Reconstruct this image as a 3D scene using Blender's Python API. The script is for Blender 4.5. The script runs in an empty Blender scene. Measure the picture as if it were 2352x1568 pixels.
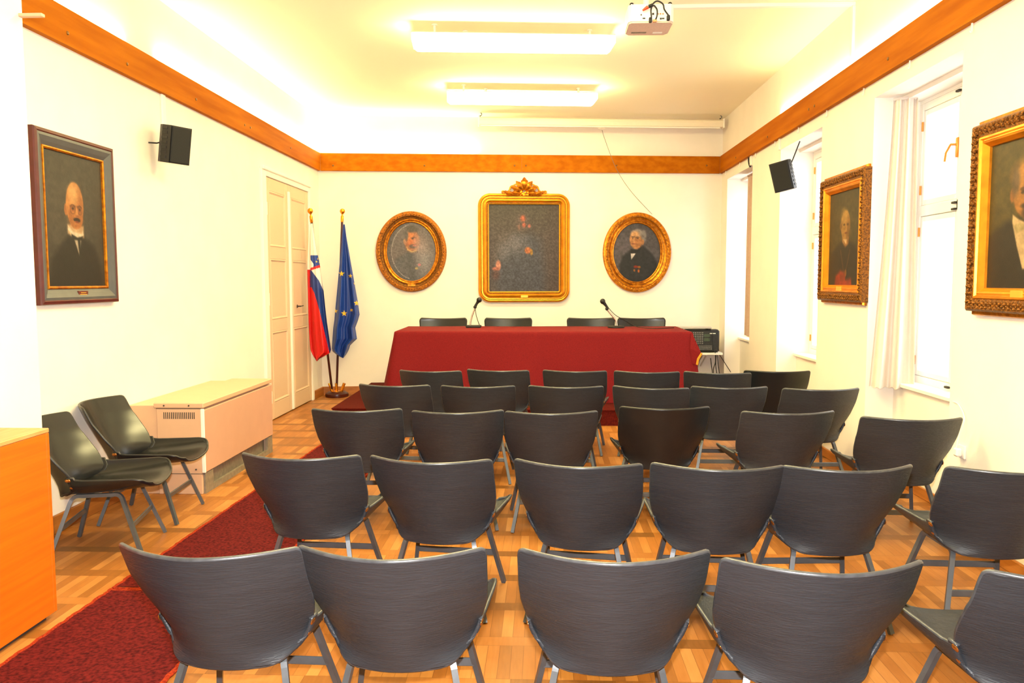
import bpy, math, random
import numpy as np
from mathutils import Vector, Matrix
random.seed(7); np.random.seed(7)
COL = bpy.context.scene.collection
pi = math.pi

# ------------------------------------------------------------------ camera calibration (2352 x 1568 frame)
F, PITCH, YAW, ROLL, HH = 1809., .0766, -.0393, -.0025, 1.6
L, R, D, M_, C = 3.122, 2.5746, 11.308, .1072, 3.8875      # left / right wall x, back wall y at x=0, its slant, ceiling
B0, B1 = 3.1296, 3.3675                                    # wooden rail bottom / top
cy, sy, cp, sp = math.cos(YAW), math.sin(YAW), math.cos(PITCH), math.sin(PITCH)
FW = Vector((sy*cp, cy*cp, -sp)); RT0 = Vector((cy, -sy, 0)); UP0 = RT0.cross(FW)
RT = math.cos(ROLL)*RT0 + math.sin(ROLL)*UP0
UP = -math.sin(ROLL)*RT0 + math.cos(ROLL)*UP0
CAM = Vector((0, 0, HH))
def ray(u, v): return FW + RT*((u-1176)/F) - UP*((v-784)/F)
def onz(u, v, z): d = ray(u, v); return CAM + d*((z-HH)/d.z)
def onx(u, v, x): d = ray(u, v); return CAM + d*(x/d.x)
def ony(u, v, y): d = ray(u, v); return CAM + d*(y/d.y)
def backy(x, off=0): return D - off + M_*x
def onback(u, v, off=0): d = ray(u, v); return CAM + d*((D-off)/(d.y-M_*d.x))
BA = math.atan(M_)                                         # yaw of the back wall

# ------------------------------------------------------------------ materials
def lin(c):
    c = np.asarray(c, float)/255.
    return np.where(c <= .04045, c/12.92, ((c+.055)/1.055)**2.4)
def rgba(c): l = lin(c); return (float(l[0]), float(l[1]), float(l[2]), 1)
def pmat(name, col, rough=.6, metal=0, var=0., vscale=20, bump=0., bscale=60, stretch=None, col2=None, spec=.5, emit=None, es=0, sheen=0, coat=0):
    m = bpy.data.materials.new(name); m.use_nodes = True
    nt = m.node_tree; b = nt.nodes['Principled BSDF']
    b.inputs['Base Color'].default_value = rgba(col); b.inputs['Roughness'].default_value = rough
    b.inputs['Metallic'].default_value = metal; b.inputs['Specular IOR Level'].default_value = spec
    if coat: b.inputs['Coat Weight'].default_value = coat
    if emit is not None:
        b.inputs['Emission Color'].default_value = emit; b.inputs['Emission Strength'].default_value = es
    tc = nt.nodes.new('ShaderNodeTexCoord'); src = tc.outputs['Object']
    if stretch:
        mp = nt.nodes.new('ShaderNodeMapping'); mp.inputs['Scale'].default_value = stretch
        nt.links.new(src, mp.inputs['Vector']); src = mp.outputs[0]
    if var or col2 is not None:
        n = nt.nodes.new('ShaderNodeTexNoise'); n.inputs['Scale'].default_value = vscale; n.inputs['Detail'].default_value = 5
        nt.links.new(src, n.inputs['Vector'])
        r = nt.nodes.new('ShaderNodeValToRGB'); nt.links.new(n.outputs['Fac'], r.inputs['Fac'])
        l = lin(col); l2 = lin(col2) if col2 is not None else np.clip(l*(1-var), 0, 1)
        r.color_ramp.elements[0].position = .32; r.color_ramp.elements[0].color = (*l2, 1)
        l3 = l if col2 is not None else np.clip(l*(1+var*.6), 0, 1)
        r.color_ramp.elements[1].position = .68; r.color_ramp.elements[1].color = (*l3, 1)
        nt.links.new(r.outputs['Color'], b.inputs['Base Color'])
    if bump:
        n2 = nt.nodes.new('ShaderNodeTexNoise'); n2.inputs['Scale'].default_value = bscale; n2.inputs['Detail'].default_value = 3
        nt.links.new(src, n2.inputs['Vector'])
        bp = nt.nodes.new('ShaderNodeBump'); bp.inputs['Strength'].default_value = bump; bp.inputs['Distance'].default_value = .01
        nt.links.new(n2.outputs['Fac'], bp.inputs['Height']); nt.links.new(bp.outputs['Normal'], b.inputs['Normal'])
    return m
def attr_mat(name, rough=.5, spec=.4, bump=0, bscale=150, trans=0):
    m = bpy.data.materials.new(name); m.use_nodes = True
    nt = m.node_tree; b = nt.nodes['Principled BSDF']
    a = nt.nodes.new('ShaderNodeAttribute'); a.attribute_name = 'Col'
    nt.links.new(a.outputs['Color'], b.inputs['Base Color'])
    b.inputs['Roughness'].default_value = rough; b.inputs['Specular IOR Level'].default_value = spec
    if bump:
        tc = nt.nodes.new('ShaderNodeTexCoord')
        n2 = nt.nodes.new('ShaderNodeTexNoise'); n2.inputs['Scale'].default_value = bscale
        nt.links.new(tc.outputs['Object'], n2.inputs['Vector'])
        bp = nt.nodes.new('ShaderNodeBump'); bp.inputs['Strength'].default_value = bump; bp.inputs['Distance'].default_value = .004
        nt.links.new(n2.outputs['Fac'], bp.inputs['Height']); nt.links.new(bp.outputs['Normal'], b.inputs['Normal'])
    return m
MAT = dict(
    wall=pmat('plaster_wall', (236, 229, 219), .9, var=.03, vscale=3, bump=.05, bscale=90, spec=.1),
    ceil=pmat('plaster_ceiling', (248, 240, 214), .9, bump=.04, bscale=80, spec=.1),
    white=pmat('white_paint', (238, 234, 224), .55, bump=.02, bscale=40),
    door=pmat('door_paint', (214, 186, 156), .45, bump=.02, bscale=30),
    rail=pmat('rail_wood', (180, 104, 12), .65, col2=(156, 82, 6), vscale=9, stretch=(1, .12, 1.6), bump=.03, bscale=40, spec=.05),
    base=pmat('baseboard_wood', (176, 108, 40), .5, col2=(150, 88, 30), vscale=9, stretch=(1, .2, 3)),
    lect=pmat('lectern_veneer', (212, 100, 12), .5, col2=(200, 90, 10), vscale=4, stretch=(2, .6, 14), spec=.3),
    lecttop=pmat('lectern_top_veneer', (200, 156, 104), .5, col2=(186, 134, 74), vscale=5, stretch=(14, .8, 1)),
    carpet=pmat('red_carpet', (108, 28, 28), .95, col2=(58, 10, 14), vscale=62, bump=.6, bscale=300, spec=.1),
    fringe=pmat('carpet_binding', (166, 58, 24), .9, col2=(118, 30, 20), vscale=120, bump=.5, bscale=200, spec=.1),
    podium=pmat('podium_carpet', (92, 24, 14), .95, col2=(66, 12, 9), vscale=90, bump=.5, bscale=200, spec=.1),
    cloth=pmat('table_cloth', (122, 20, 24), .8, col2=(104, 12, 18), vscale=120, bump=.12, bscale=300, spec=.2),
    lining=pmat('cloth_lining', (226, 148, 30), .7, var=.1, vscale=40),
    leather=pmat('grey_leatherette', (45, 48, 53), .46, var=.12, vscale=14, stretch=(.7, .7, 5), bump=.28, bscale=42, spec=.45),
    leather_dark=pmat('black_leatherette', (23, 25, 28), .42, var=.10, vscale=14, bump=.08, bscale=55, spec=.45),
    leather_black=pmat('glossy_black_leatherette', (24, 25, 26), .26, var=.08, vscale=10, bump=.03, bscale=20, spec=.5),
    edge=pmat('shell_edge', (64, 66, 70), .35, var=.35, vscale=35, spec=.6),
    edge_dark=pmat('dark_shell_edge', (34, 34, 34), .4, var=.2, vscale=35),
    antique=pmat('antique_gilt', (186, 112, 22), .4, metal=.65, col2=(104, 56, 12), vscale=60, bump=.5, bscale=110),
    steel=pmat('grey_steel', (88, 92, 96), .32, metal=.35, var=.12, vscale=20),
    bronze=pmat('bronze_rivet', (196, 128, 62), .3, metal=.9),
    goldsmooth=pmat('polished_gilt', (224, 144, 28), .3, metal=.7, var=.22, vscale=10, bump=.03, bscale=60),
    gold=pmat('gilt', (214, 138, 26), .36, metal=.75, col2=(150, 82, 12), vscale=26, bump=.15, bscale=80),
    golddark=pmat('dark_gilt', (150, 92, 18), .42, metal=.6, col2=(64, 36, 8), vscale=75, bump=.6, bscale=110),
    goldlight=pmat('bright_gilt', (246, 184, 48), .3, metal=.7, var=.15, vscale=30),
    maroon=pmat('maroon_frame', (78, 26, 26), .4, var=.2, vscale=14),
    slate=pmat('grey_frame', (74, 75, 78), .45, var=.1, vscale=14),
    plate=pmat('brass_plate', (232, 178, 66), .4, metal=.5),
    black=pmat('black_plastic', (15, 15, 16), .5, bump=.05, bscale=200),
    grille=pmat('speaker_grille', (17, 18, 20), .8, var=.3, vscale=220),
    blackrub=pmat('black_rubber', (18, 16, 15), .6, var=.1),
    chrome=pmat('chrome_neck', (200, 190, 176), .25, metal=.8, var=.05),
    silver=pmat('silver_case', (196, 192, 186), .35, metal=.4, var=.05),
    heater=pmat('heater_enamel', (207, 168, 136), .45, var=.03, vscale=8, bump=.03, bscale=200),
    heaterf=pmat('heater_front_enamel', (197, 152, 128), .5, var=.03, vscale=8, bump=.03, bscale=200),
    dark=pmat('dark_gap', (52, 46, 40), .8, var=.2),
    greybase=pmat('grey_metal_base', (128, 116, 100), .6, var=.2, vscale=30),
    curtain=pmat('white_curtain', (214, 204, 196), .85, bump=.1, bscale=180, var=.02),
    curtaing=pmat('shaded_curtain', (184, 156, 138), .9, bump=.15, bscale=120, var=.06, vscale=30),  # darker copy of the white curtain: niche shade put into the colour
    pole=pmat('dark_wood_pole', (66, 20, 14), .3, var=.2),
    brass=pmat('polished_brass', (238, 164, 48), .2, metal=.9, var=.05),
    projector=pmat('white_projector', (232, 228, 220), .45, var=.02),
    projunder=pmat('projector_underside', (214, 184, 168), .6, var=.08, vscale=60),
    red=pmat('red_plug', (214, 60, 20), .5, var=.1),
    ring=pmat('orange_jack', (206, 140, 96), .5, var=.1),
    case=pmat('screen_case', (236, 226, 204), .5, var=.02),
    screw=pmat('screw_head', (120, 84, 40), .35, metal=.7, var=.1),
    handle=pmat('brass_window_handle', (226, 150, 70), .35, metal=.5, var=.1),
    canvas=attr_mat('oil_canvas', .55, .35, .15, 160),
    flag=attr_mat('satin_flag', .42, .5),
    panel=attr_mat('printed_panel', .5, .4),
)
# lamp diffuser
LAMP_COL = (1.0, .86, .40, 1)
m = pmat('lamp_diffuser', (250, 245, 235), .5, emit=LAMP_COL, es=24.0); MAT['lamp'] = m
# glass
m = bpy.data.materials.new('window_glass'); m.use_nodes = True
nt = m.node_tree; nt.nodes.clear()
o = nt.nodes.new('ShaderNodeOutputMaterial'); mx = nt.nodes.new('ShaderNodeMixShader'); t = nt.nodes.new('ShaderNodeBsdfTransparent'); g = nt.nodes.new('ShaderNodeBsdfGlossy')
fr = nt.nodes.new('ShaderNodeFresnel'); g.inputs['Roughness'].default_value = .02
mx.inputs[0].default_value = .04; nt.links.new(t.outputs[0], mx.inputs[1]); nt.links.new(g.outputs[0], mx.inputs[2]); nt.links.new(mx.outputs[0], o.inputs[0])
MAT['glass'] = m

# parquet
def parquet():
    m = bpy.data.materials.new('oak_parquet'); m.use_nodes = True
    nt = m.node_tree; b = nt.nodes['Principled BSDF']; N = nt.nodes; K = nt.links
    tc = N.new('ShaderNodeTexCoord'); s = N.new('ShaderNodeSeparateXYZ'); K.new(tc.outputs['Object'], s.inputs[0])
    def mt(op, a, bb=None, c=None):
        n = N.new('ShaderNodeMath'); n.operation = op
        for i, q in enumerate((a, bb, c)):
            if q is None: continue
            if isinstance(q, (int, float)): n.inputs[i].default_value = q
            else: K.new(q, n.inputs[i])
        return n.outputs[0]
    X, Y = s.outputs[0], s.outputs[1]
    per, bw, pw, bl = .376, .085, .052, .42
    yy = mt('ADD', Y, 20*per-3.35); xx = mt('ADD', X, 20.)
    row = mt('FLOOR', mt('DIVIDE', yy, per)); yf = mt('MODULO', yy, per)
    band = mt('LESS_THAN', yf, bw)
    pid = mt('FLOOR', mt('DIVIDE', xx, pw)); pf = mt('MODULO', xx, pw)
    bid = mt('FLOOR', mt('DIVIDE', mt('ADD', xx, mt('MULTIPLY', row, .17)), bl)); bf = mt('MODULO', mt('ADD', xx, mt('MULTIPLY', row, .17)), bl)
    def mixv(f, a, bb):  # f?bb:a
        return mt('ADD', mt('MULTIPLY', a, mt('SUBTRACT', 1, f)), mt('MULTIPLY', bb, f))
    idn = mixv(band, pid, mt('ADD', bid, 500))
    cv = N.new('ShaderNodeCombineXYZ'); K.new(idn, cv.inputs[0]); K.new(row, cv.inputs[1]); K.new(band, cv.inputs[2])
    wn = N.new('ShaderNodeTexWhiteNoise'); wn.noise_dimensions = '3D'; K.new(cv.outputs[0], wn.inputs['Vector'])
    # gaps
    g1 = mt('LESS_THAN', pf, .0022); g2 = mt('LESS_THAN', bf, .0022)
    gx = mixv(band, g1, g2)
    gy = mt('MAXIMUM', mt('LESS_THAN', yf, .0025), mt('MULTIPLY', mt('GREATER_THAN', yf, bw), mt('LESS_THAN', yf, bw+.0025)))
    gap = mt('MAXIMUM', gx, gy)
    # grain
    mp = N.new('ShaderNodeMapping'); mp.inputs['Scale'].default_value = (60, 7, 1); K.new(tc.outputs['Object'], mp.inputs[0])
    n1 = N.new('ShaderNodeTexNoise'); n1.inputs['Scale'].default_value = 1; n1.inputs['Detail'].default_value = 6; K.new(mp.outputs[0], n1.inputs['Vector'])
    n2 = N.new('ShaderNodeTexNoise'); n2.inputs['Scale'].default_value = 1.3; n2.inputs['Detail'].default_value = 4; K.new(tc.outputs['Object'], n2.inputs['Vector'])
    f = mt('ADD', mt('MULTIPLY', wn.outputs['Value'], .55), mt('ADD', mt('MULTIPLY', n1.outputs['Fac'], .35), mt('MULTIPLY', n2.outputs['Fac'], .35)))
    f = mt('SUBTRACT', f, mt('MULTIPLY', band, .22))
    r = N.new('ShaderNodeValToRGB'); K.new(f, r.inputs['Fac'])
    e = r.color_ramp.elements
    e[0].position = .1; e[0].color = rgba((112, 70, 28)); e[1].position = 1.0; e[1].color = rgba((188, 130, 70))
    k = e.new(.55); k.color = rgba((155, 96, 41))
    mx = N.new('ShaderNodeMix'); mx.data_type = 'RGBA'; K.new(mt('MULTIPLY', gap, .55), mx.inputs[0]); K.new(r.outputs[0], mx.inputs[6]); mx.inputs[7].default_value = rgba((84, 44, 14))
    K.new(mx.outputs[2], b.inputs['Base Color'])
    b.inputs['Roughness'].default_value = .42; b.inputs['Specular IOR Level'].default_value = .35
    bp = N.new('ShaderNodeBump'); bp.inputs['Strength'].default_value = .2; bp.inputs['Distance'].default_value = .003; bp.invert = True
    K.new(gap, bp.inputs['Height']); K.new(bp.outputs[0], b.inputs['Normal'])
    return m
MAT['floor'] = parquet()

# ------------------------------------------------------------------ mesh builder
OFF = {}
class MB:
    def __init__(s, M=None): s.v = []; s.f = []; s.mi = []; s.M = M; s.cur = 0
    def add(s, vs, fs, M=None):
        o = len(s.v); mm = M if M is not None else s.M
        for p in vs:
            p = Vector(p); s.v.append(mm @ p if mm is not None else p)
        for f in fs: s.f.append([i+o for i in f]); s.mi.append(s.cur)
    def box(s, a, b, bev=0., M=None):
        x0, y0, z0 = (min(a[i], b[i]) for i in range(3)); x1, y1, z1 = (max(a[i], b[i]) for i in range(3))
        bv = min(bev, (x1-x0)*.49, (y1-y0)*.49, (z1-z0)*.49)
        if bv <= 0:
            vs = [(x, y, z) for z in (z0, z1) for y in (y0, y1) for x in (x0, x1)]
            s.add(vs, [(0, 2, 3, 1), (4, 5, 7, 6), (0, 1, 5, 4), (2, 6, 7, 3), (0, 4, 6, 2), (1, 3, 7, 5)], M)
        else:   # chamfered box
            vs = []; idx = {}
            for sx in (0, 1):
                for sy_ in (0, 1):
                    for sz in (0, 1):
                        for ax in range(3):
                            p = [x1 if sx else x0, y1 if sy_ else y0, z1 if sz else z0]
                            for k2, sg in enumerate((sx, sy_, sz)):
                                if k2 != ax: p[k2] += -bv if sg else bv
                            idx[(sx, sy_, sz, ax)] = len(vs); vs.append(p)
            fs = []
            for ax in range(3):
                for sg in (0, 1):
                    q = []
                    for (a1, b1) in ((0, 0), (1, 0), (1, 1), (0, 1)):
                        c = [0, 0, 0]; c[ax] = sg; c[(ax+1) % 3] = a1; c[(ax+2) % 3] = b1; q.append(idx[(*c, ax)])
                    fs.append(q if sg else q[::-1])
            for ax in range(3):
                for a1 in (0, 1):
                    for b1 in (0, 1):
                        c0 = [0, 0, 0]; c0[(ax+1) % 3] = a1; c0[(ax+2) % 3] = b1; c1 = list(c0); c1[ax] = 1
                        A, B = (ax+1) % 3, (ax+2) % 3
                        q = [idx[(*c0, A)], idx[(*c1, A)], idx[(*c1, B)], idx[(*c0, B)]]
                        fs.append(q if (a1 == b1) else q[::-1])
            for sx in (0, 1):
                for sy_ in (0, 1):
                    for sz in (0, 1):
                        q = [idx[(sx, sy_, sz, a)] for a in range(3)]
                        fs.append(q if (sx+sy_+sz) % 2 else q[::-1])
            s.add(vs, fs, M)
    def prism(s, poly, z0, z1, M=None):
        n = len(poly)
        s.add([(p[0], p[1], z0) for p in poly]+[(p[0], p[1], z1) for p in poly],
              [list(range(n))[::-1], list(range(n, 2*n))]+[(i, (i+1) % n, n+(i+1) % n, n+i) for i in range(n)], M)
    def tube(s, pts, r, n=8, M=None, caps=True, sq=False):
        pts = [Vector(p) for p in pts]; N = len(pts)
        rs = r if isinstance(r, (list, tuple)) else [r]*N
        T = []
        for i in range(N):
            a = pts[max(0, i-1)]; b = pts[min(N-1, i+1)]; T.append((b-a).normalized())
        up = Vector((0, 0, 1)) if abs(T[0].z) < .9 else Vector((1, 0, 0))
        vs = []
        nn = 4 if sq else n
        for i in range(N):
            t = T[i]; x = up - t*up.dot(t)
            if x.length < 1e-5: x = Vector((0, 1, 0)) - t*t.y
            x.normalize(); y = t.cross(x); up = x
            for k in range(nn):
                a = 2*pi*(k+.5)/nn; q = rs[i]*(1.414 if sq else 1)
                vs.append(pts[i]+x*math.cos(a)*q+y*math.sin(a)*q)
        fs = [(i*nn+k, i*nn+(k+1) % nn, (i+1)*nn+(k+1) % nn, (i+1)*nn+k) for i in range(N-1) for k in range(nn)]
        if caps: fs += [list(range(nn))[::-1], list(range((N-1)*nn, N*nn))]
        s.add(vs, fs, M)
    def lathe(s, prof, n=20, M=None, axis=None):   # prof: (r,z)
        vs = []; N = len(prof)
        for r, z in prof:
            for k in range(n): a = 2*pi*k/n; vs.append((max(r, 1e-5)*math.cos(a), max(r, 1e-5)*math.sin(a), z))
        fs = [(i*n+k, i*n+(k+1) % n, (i+1)*n+(k+1) % n, (i+1)*n+k) for i in range(N-1) for k in range(n)]
        fs += [list(range(n))[::-1], list(range((N-1)*n, N*n))]
        s.add(vs, fs, M)
    def ball(s, c, r, n=10, sc=(1, 1, 1), M=None):
        c = Vector(c); prof = [(math.sin(pi*i/n), -math.cos(pi*i/n)) for i in range(n+1)]
        T = Matrix.Translation(c) @ Matrix.Diagonal((r*sc[0], r*sc[1], r*sc[2], 1))
        s.lathe(prof, 2*n, (M @ T) if M is not None else ((s.M @ T) if s.M is not None else T))
    def grid(s, P, closed=False, M=None, flip=False):   # P[i][j]
        n, mm = len(P), len(P[0])
        fs = []
        for i in range(n-1):
            for j in range(mm if closed else mm-1):
                q = (i*mm+j, i*mm+(j+1) % mm, (i+1)*mm+(j+1) % mm, (i+1)*mm+j); fs.append(q[::-1] if flip else q)
        s.add([p for r in P for p in r], fs, M)
    def mesh(s, name, mats, smooth=False, offset=None, recalc=True):
        me = bpy.data.meshes.new(name)
        off = offset or Vector((0, 0, 0))
        me.from_pydata([tuple(p-off) for p in s.v], [], s.f)
        for mt in (mats if isinstance(mats, (list, tuple)) else [mats]): me.materials.append(mt)
        me.polygons.foreach_set('material_index', s.mi)
        if recalc:
            import bmesh
            bm = bmesh.new(); bm.from_mesh(me); bmesh.ops.recalc_face_normals(bm, faces=bm.faces); bm.to_mesh(me); bm.free()
        if smooth:
            me.polygons.foreach_set('use_smooth', [True]*len(me.polygons))
            if smooth != 'all': me.set_sharp_from_angle(angle=math.radians(40))
        me.update(); return me
    def build(s, name, mats, parent=None, smooth=False, recalc=True, loc=None):
        off = OFF.get(parent.name) if parent is not None else None
        me = s.mesh(name, mats, smooth, off if off is not None else loc, recalc)
        o = bpy.data.objects.new(name, me); COL.objects.link(o)
        if parent is not None: o.parent = parent; OFF[o.name] = off
        else:
            OFF[o.name] = loc or Vector((0, 0, 0))
            if loc is not None: o.location = loc
        return o
def tag(o, label=None, cat=None, group=None, kind=None):
    if label: o['label'] = label
    if cat: o['category'] = cat
    if group: o['group'] = group
    if kind: o['kind'] = kind
    return o
def thing(name, label=None, cat=None, loc=(0, 0, 0), group=None, kind=None):
    o = bpy.data.objects.new(name, None); COL.objects.link(o); o.location = loc; o.empty_display_size = .05
    OFF[o.name] = Vector(loc); return tag(o, label, cat, group, kind)
def Rz(a): return Matrix.Rotation(a, 4, 'Z')
def T(*p): return Matrix.Translation(Vector(p))
def interp(x, xs, ys): return float(np.interp(x, xs, ys))
def bez(p0, p1, p2, n=14):
    p0, p1, p2 = Vector(p0), Vector(p1), Vector(p2)
    return [p0*(1-t)**2+p1*2*t*(1-t)+p2*t*t for t in [i/n for i in range(n+1)]]
def smooth_path(pts, n=6):
    pts = [Vector(p) for p in pts]; out = []
    for i in range(len(pts)-1):
        a = pts[max(0, i-1)]; b = pts[i]; c = pts[i+1]; d = pts[min(len(pts)-1, i+2)]
        for k in range(n):
            t = k/n
            out.append(.5*((2*b)+(c-a)*t+(2*a-5*b+4*c-d)*t*t+(3*b-a-3*c+d)*t**3))
    return out+[pts[-1]]

# ------------------------------------------------------------------ room shell
YF = -2.6
mb = MB(); mb.prism([(-L-.4, YF-.2), (R+.8, YF-.2), (R+.8, 12.0), (-L-.4, 12.0)], -.12, 0); mb.build('floor', MAT['floor'])['kind'] = 'structure'
mb = MB(); mb.prism([(-L-.4, YF-.2), (R+.8, YF-.2), (R+.8, 12.0), (-L-.4, 12.0)], C, C+.15); mb.build('ceiling', MAT['ceil'])['kind'] = 'structure'
DY0, DY1, DZ = 8.80, 10.43, 2.79
mb = MB()
mb.box((-L-.3, YF, 0), (-L, DY0, C)); mb.box((-L-.3, DY1, 0), (-L, backy(-L)+.05, C)); mb.box((-L-.3, DY0, DZ), (-L, DY1, C)); mb.box((-L-.3, DY0, 0), (-L-.12, DY1, DZ))
mb.build('wall_left', MAT['wall'])['kind'] = 'structure'
mb = MB(); mb.prism([(-L-.3, backy(-L-.3)), (R+.7, backy(R+.7)), (R+.7, backy(R+.7)+.25), (-L-.3, backy(-L-.3)+.25)], 0, C); mb.build('wall_back', MAT['wall'])['kind'] = 'structure'
mb = MB(); mb.box((-L-.3, YF-.2, 0), (R+.7, YF, C)); mb.build('wall_front', MAT['wall'])['kind'] = 'structure'
NICHE = [(5.05, 6.35), (7.5, 8.77), (9.92, 11.25)]; NZ = 3.01; WX = R+.36; PX = R+.22; SZ = .80; XO = R+.60
mb = MB()
ys = [YF]+[y for n in NICHE for y in n]+[backy(R)+.1]
for i in range(0, len(ys), 2): mb.box((R, ys[i], 0), (XO, ys[i+1], C))
for a, b in NICHE:
    mb.box((R, a, NZ), (XO, b, C)); mb.box((PX, a, 0), (XO, b, SZ-.03))
    mb.box((R+.20, a, NZ-.035), (XO, b, NZ))
mb.build('wall_right', MAT['wall'])['kind'] = 'structure'
# white pilaster on the left in front of the picture
mb = MB(); mb.box((-L-.02, 3.68, 0), (-2.634, 4.0, C)); mb.build('wall_pier', MAT['wall'])['kind'] = 'structure'
p = ony(53, 30, 3.99)
mb = MB(); mb.box((-2.66, 3.97, p.z-.022), (-2.515, 4.0, p.z-.006), .002); mb.build('trim_4', MAT['heater'])['kind'] = 'structure'
# wooden rails with screws
t = .045
def screw(parent, pt, nrm):
    b = MB(); zax = Vector(nrm).normalized(); q = zax.to_track_quat('Z', 'Y').to_matrix().to_4x4()
    b.lathe([(.013, -.002), (.013, .002), (.009, .006), (0, .007)], 12, T(*pt) @ q); b.build('screw', MAT['screw'], parent, True)
def rail(name, boxes, screws, nrm):
    o = None; mb = MB()
    for f in boxes: f(mb)
    o = mb.build(name, MAT['rail']); o['kind'] = 'structure'
    for s_ in screws: screw(o, s_, nrm)
    return o
def cham(poly): return lambda mb: mb.prism(poly, B0, B1)
yb = backy(-L+t, t)
rail('trim_1', [cham([(-L, 4.003), (-L+t, 4.003), (-L+t, yb), (-L, backy(-L))])], [onx(u, v, -L+t) for u, v in ((155, 76), (292, 147), (450, 228), (562, 287), (575, 293), (668, 340))], (1, 0, 0))
rail('trim_2', [cham([(R, YF), (R, backy(R)), (R-t, backy(R-t, t)), (R-t, YF)])], [onx(u, v, R-t) for u, v in ((1690, 362), (1763, 314), (1858, 251), (1871, 243), (2040, 135))], (-1, 0, 0))
xm = -.30
rail('trim_3', [cham([(-L+t+.001, backy(-L+t, 0)), (-L+t+.001, backy(-L+t, t)), (xm-.001, backy(xm, t)), (xm-.001, backy(xm))]), cham([(xm+.001, backy(xm)), (xm+.001, backy(xm, t)), (R-t-.001, backy(R-t, t)), (R-t-.001, backy(R-t))])],
     [onback(u, 380, t) for u in (765, 975, 1182, 1208, 1416, 1623)], (M_, -1, 0))
# baseboards
bh = .115
mb = MB(); mb.box((-L, 4.0, 0), (-L+.022, 8.70, bh), .004); mb.box((-L, 10.5, 0), (-L+.022, backy(-L), bh), .004); mb.build('baseboard_left', MAT['base'])['kind'] = 'structure'
mb = MB(); mb.prism([(-L, backy(-L)), (-L, backy(-L, .022)), (R, backy(R, .022)), (R, backy(R))], 0, bh); mb.build('baseboard_back', MAT['base'])['kind'] = 'structure'
mb = MB()
for i in range(0, len(ys), 2): mb.box((R-.02, ys[i], 0), (R, min(ys[i+1], backy(R)-.02), .08), .004)
for a, b in NICHE: mb.box((PX-.018, a+.01, 0), (PX, b-.01, .08), .004)
mb.build('baseboard_right', MAT['base'])['kind'] = 'structure'

# ------------------------------------------------------------------ windows
for i, (a, b) in enumerate(NICHE):
    w = thing('window_%d' % (i+1), loc=(WX, (a+b)/2, SZ), kind='structure')
    mid = (a+b)/2; zt = 2.13; z0, z1 = SZ, NZ-.06; x0, x1 = WX-.01, WX+.07
    mb = MB()
    fw_ = .055
    mb.box((x0, a, z0), (x1, a+fw_, z1), .004); mb.box((x0, b-fw_, z0), (x1, b, z1), .004); mb.box((x0, a+fw_, z0), (x1, b-fw_, z0+fw_), .004); mb.box((x0, a+fw_, z1-fw_), (x1, b-fw_, z1), .004)
    mb.box((x0-.01, a+fw_, zt-.04), (x1, b-fw_, zt+.04), .006); mb.box((x0-.01, mid-.035, z0+fw_), (x1, mid+.035, z1-fw_), .006)
    mb.box((x0, a, z1), (XO, b, NZ-.03))
    mb.build('window_frame', MAT['white'], w)
    sash = []
    for (ya, yb2) in ((a+fw_, mid-.035), (mid+.035, b-fw_)):
        for (za, zb) in ((z0+fw_, zt-.04), (zt+.04, z1-fw_)):
            mb = MB(); q = .045; xs0, xs1 = x0+.004, x1-.015
            mb.box((xs0, ya+.003, za+.003), (xs1, ya+q, zb-.003), .004); mb.box((xs0, yb2-q, za+.003), (xs1, yb2-.003, zb-.003), .004)
            mb.box((xs0, ya+q, za+.003), (xs1, yb2-q, za+q), .004); mb.box((xs0, ya+q, zb-q), (xs1, yb2-q, zb-.003), .004)
            so = mb.build('window_sash', MAT['white'], w); sash.append((so, ya, yb2, za, zb))
            mb = MB(); mb.add([(xs0+.02, ya+q-.004, za+q-.004), (xs0+.02, yb2-q+.004, za+q-.004), (xs0+.02, yb2-q+.004, zb-q+.004), (xs0+.02, ya+q-.004, zb-q+.004)], [(0, 3, 2, 1)]); mb.build('window_pane', MAT['glass'], so, recalc=False)
    for (so, ya, yb2, za, zb) in sash:
        near = abs(yb2-mid) < .1; yh = yb2-.09 if near else ya+.06; zh = (za+zb)/2
        if not near and za > 2:
            yh = ya+.03
            mb = MB(); mb.box((x0-.012, yh-.014, zh-.07), (x0+.004, yh+.014, zh+.07), .004)
            mb.tube([(x0-.01, yh, zh+.02), (x0-.05, yh, zh+.02)], .009); mb.tube([(x0-.05, yh, zh+.02), (x0-.055, yh+.05, zh-.03), (x0-.055, yh+.065, zh-.09)], .008)
            mb.build('window_handle', MAT['handle'], so, True)
        for zz in (za+.12, zb-.12):
            yy = yb2-.004 if not near else ya+.004
            mb = MB(); mb.tube([(x0-.004, yy, zz-.035), (x0-.004, yy, zz+.035)], .008); mb.build('hinge', MAT['handle'], so, True)
    mb = MB(); mb.box((PX-.035, a+.004, SZ-.03), (WX-.01, b-.004, SZ+.004), .006); mb.build('window_sill', MAT['white'], w)
    mb = MB()
    for zz in (zt+.015, zt-.03, z1-.03, z0+.03): mb.box((x0-.03, mid+.02, zz-.008), (x0-.008, mid+.07, zz+.008), .003)
    mb.build('window_latch', MAT['dark'], w)

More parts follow.
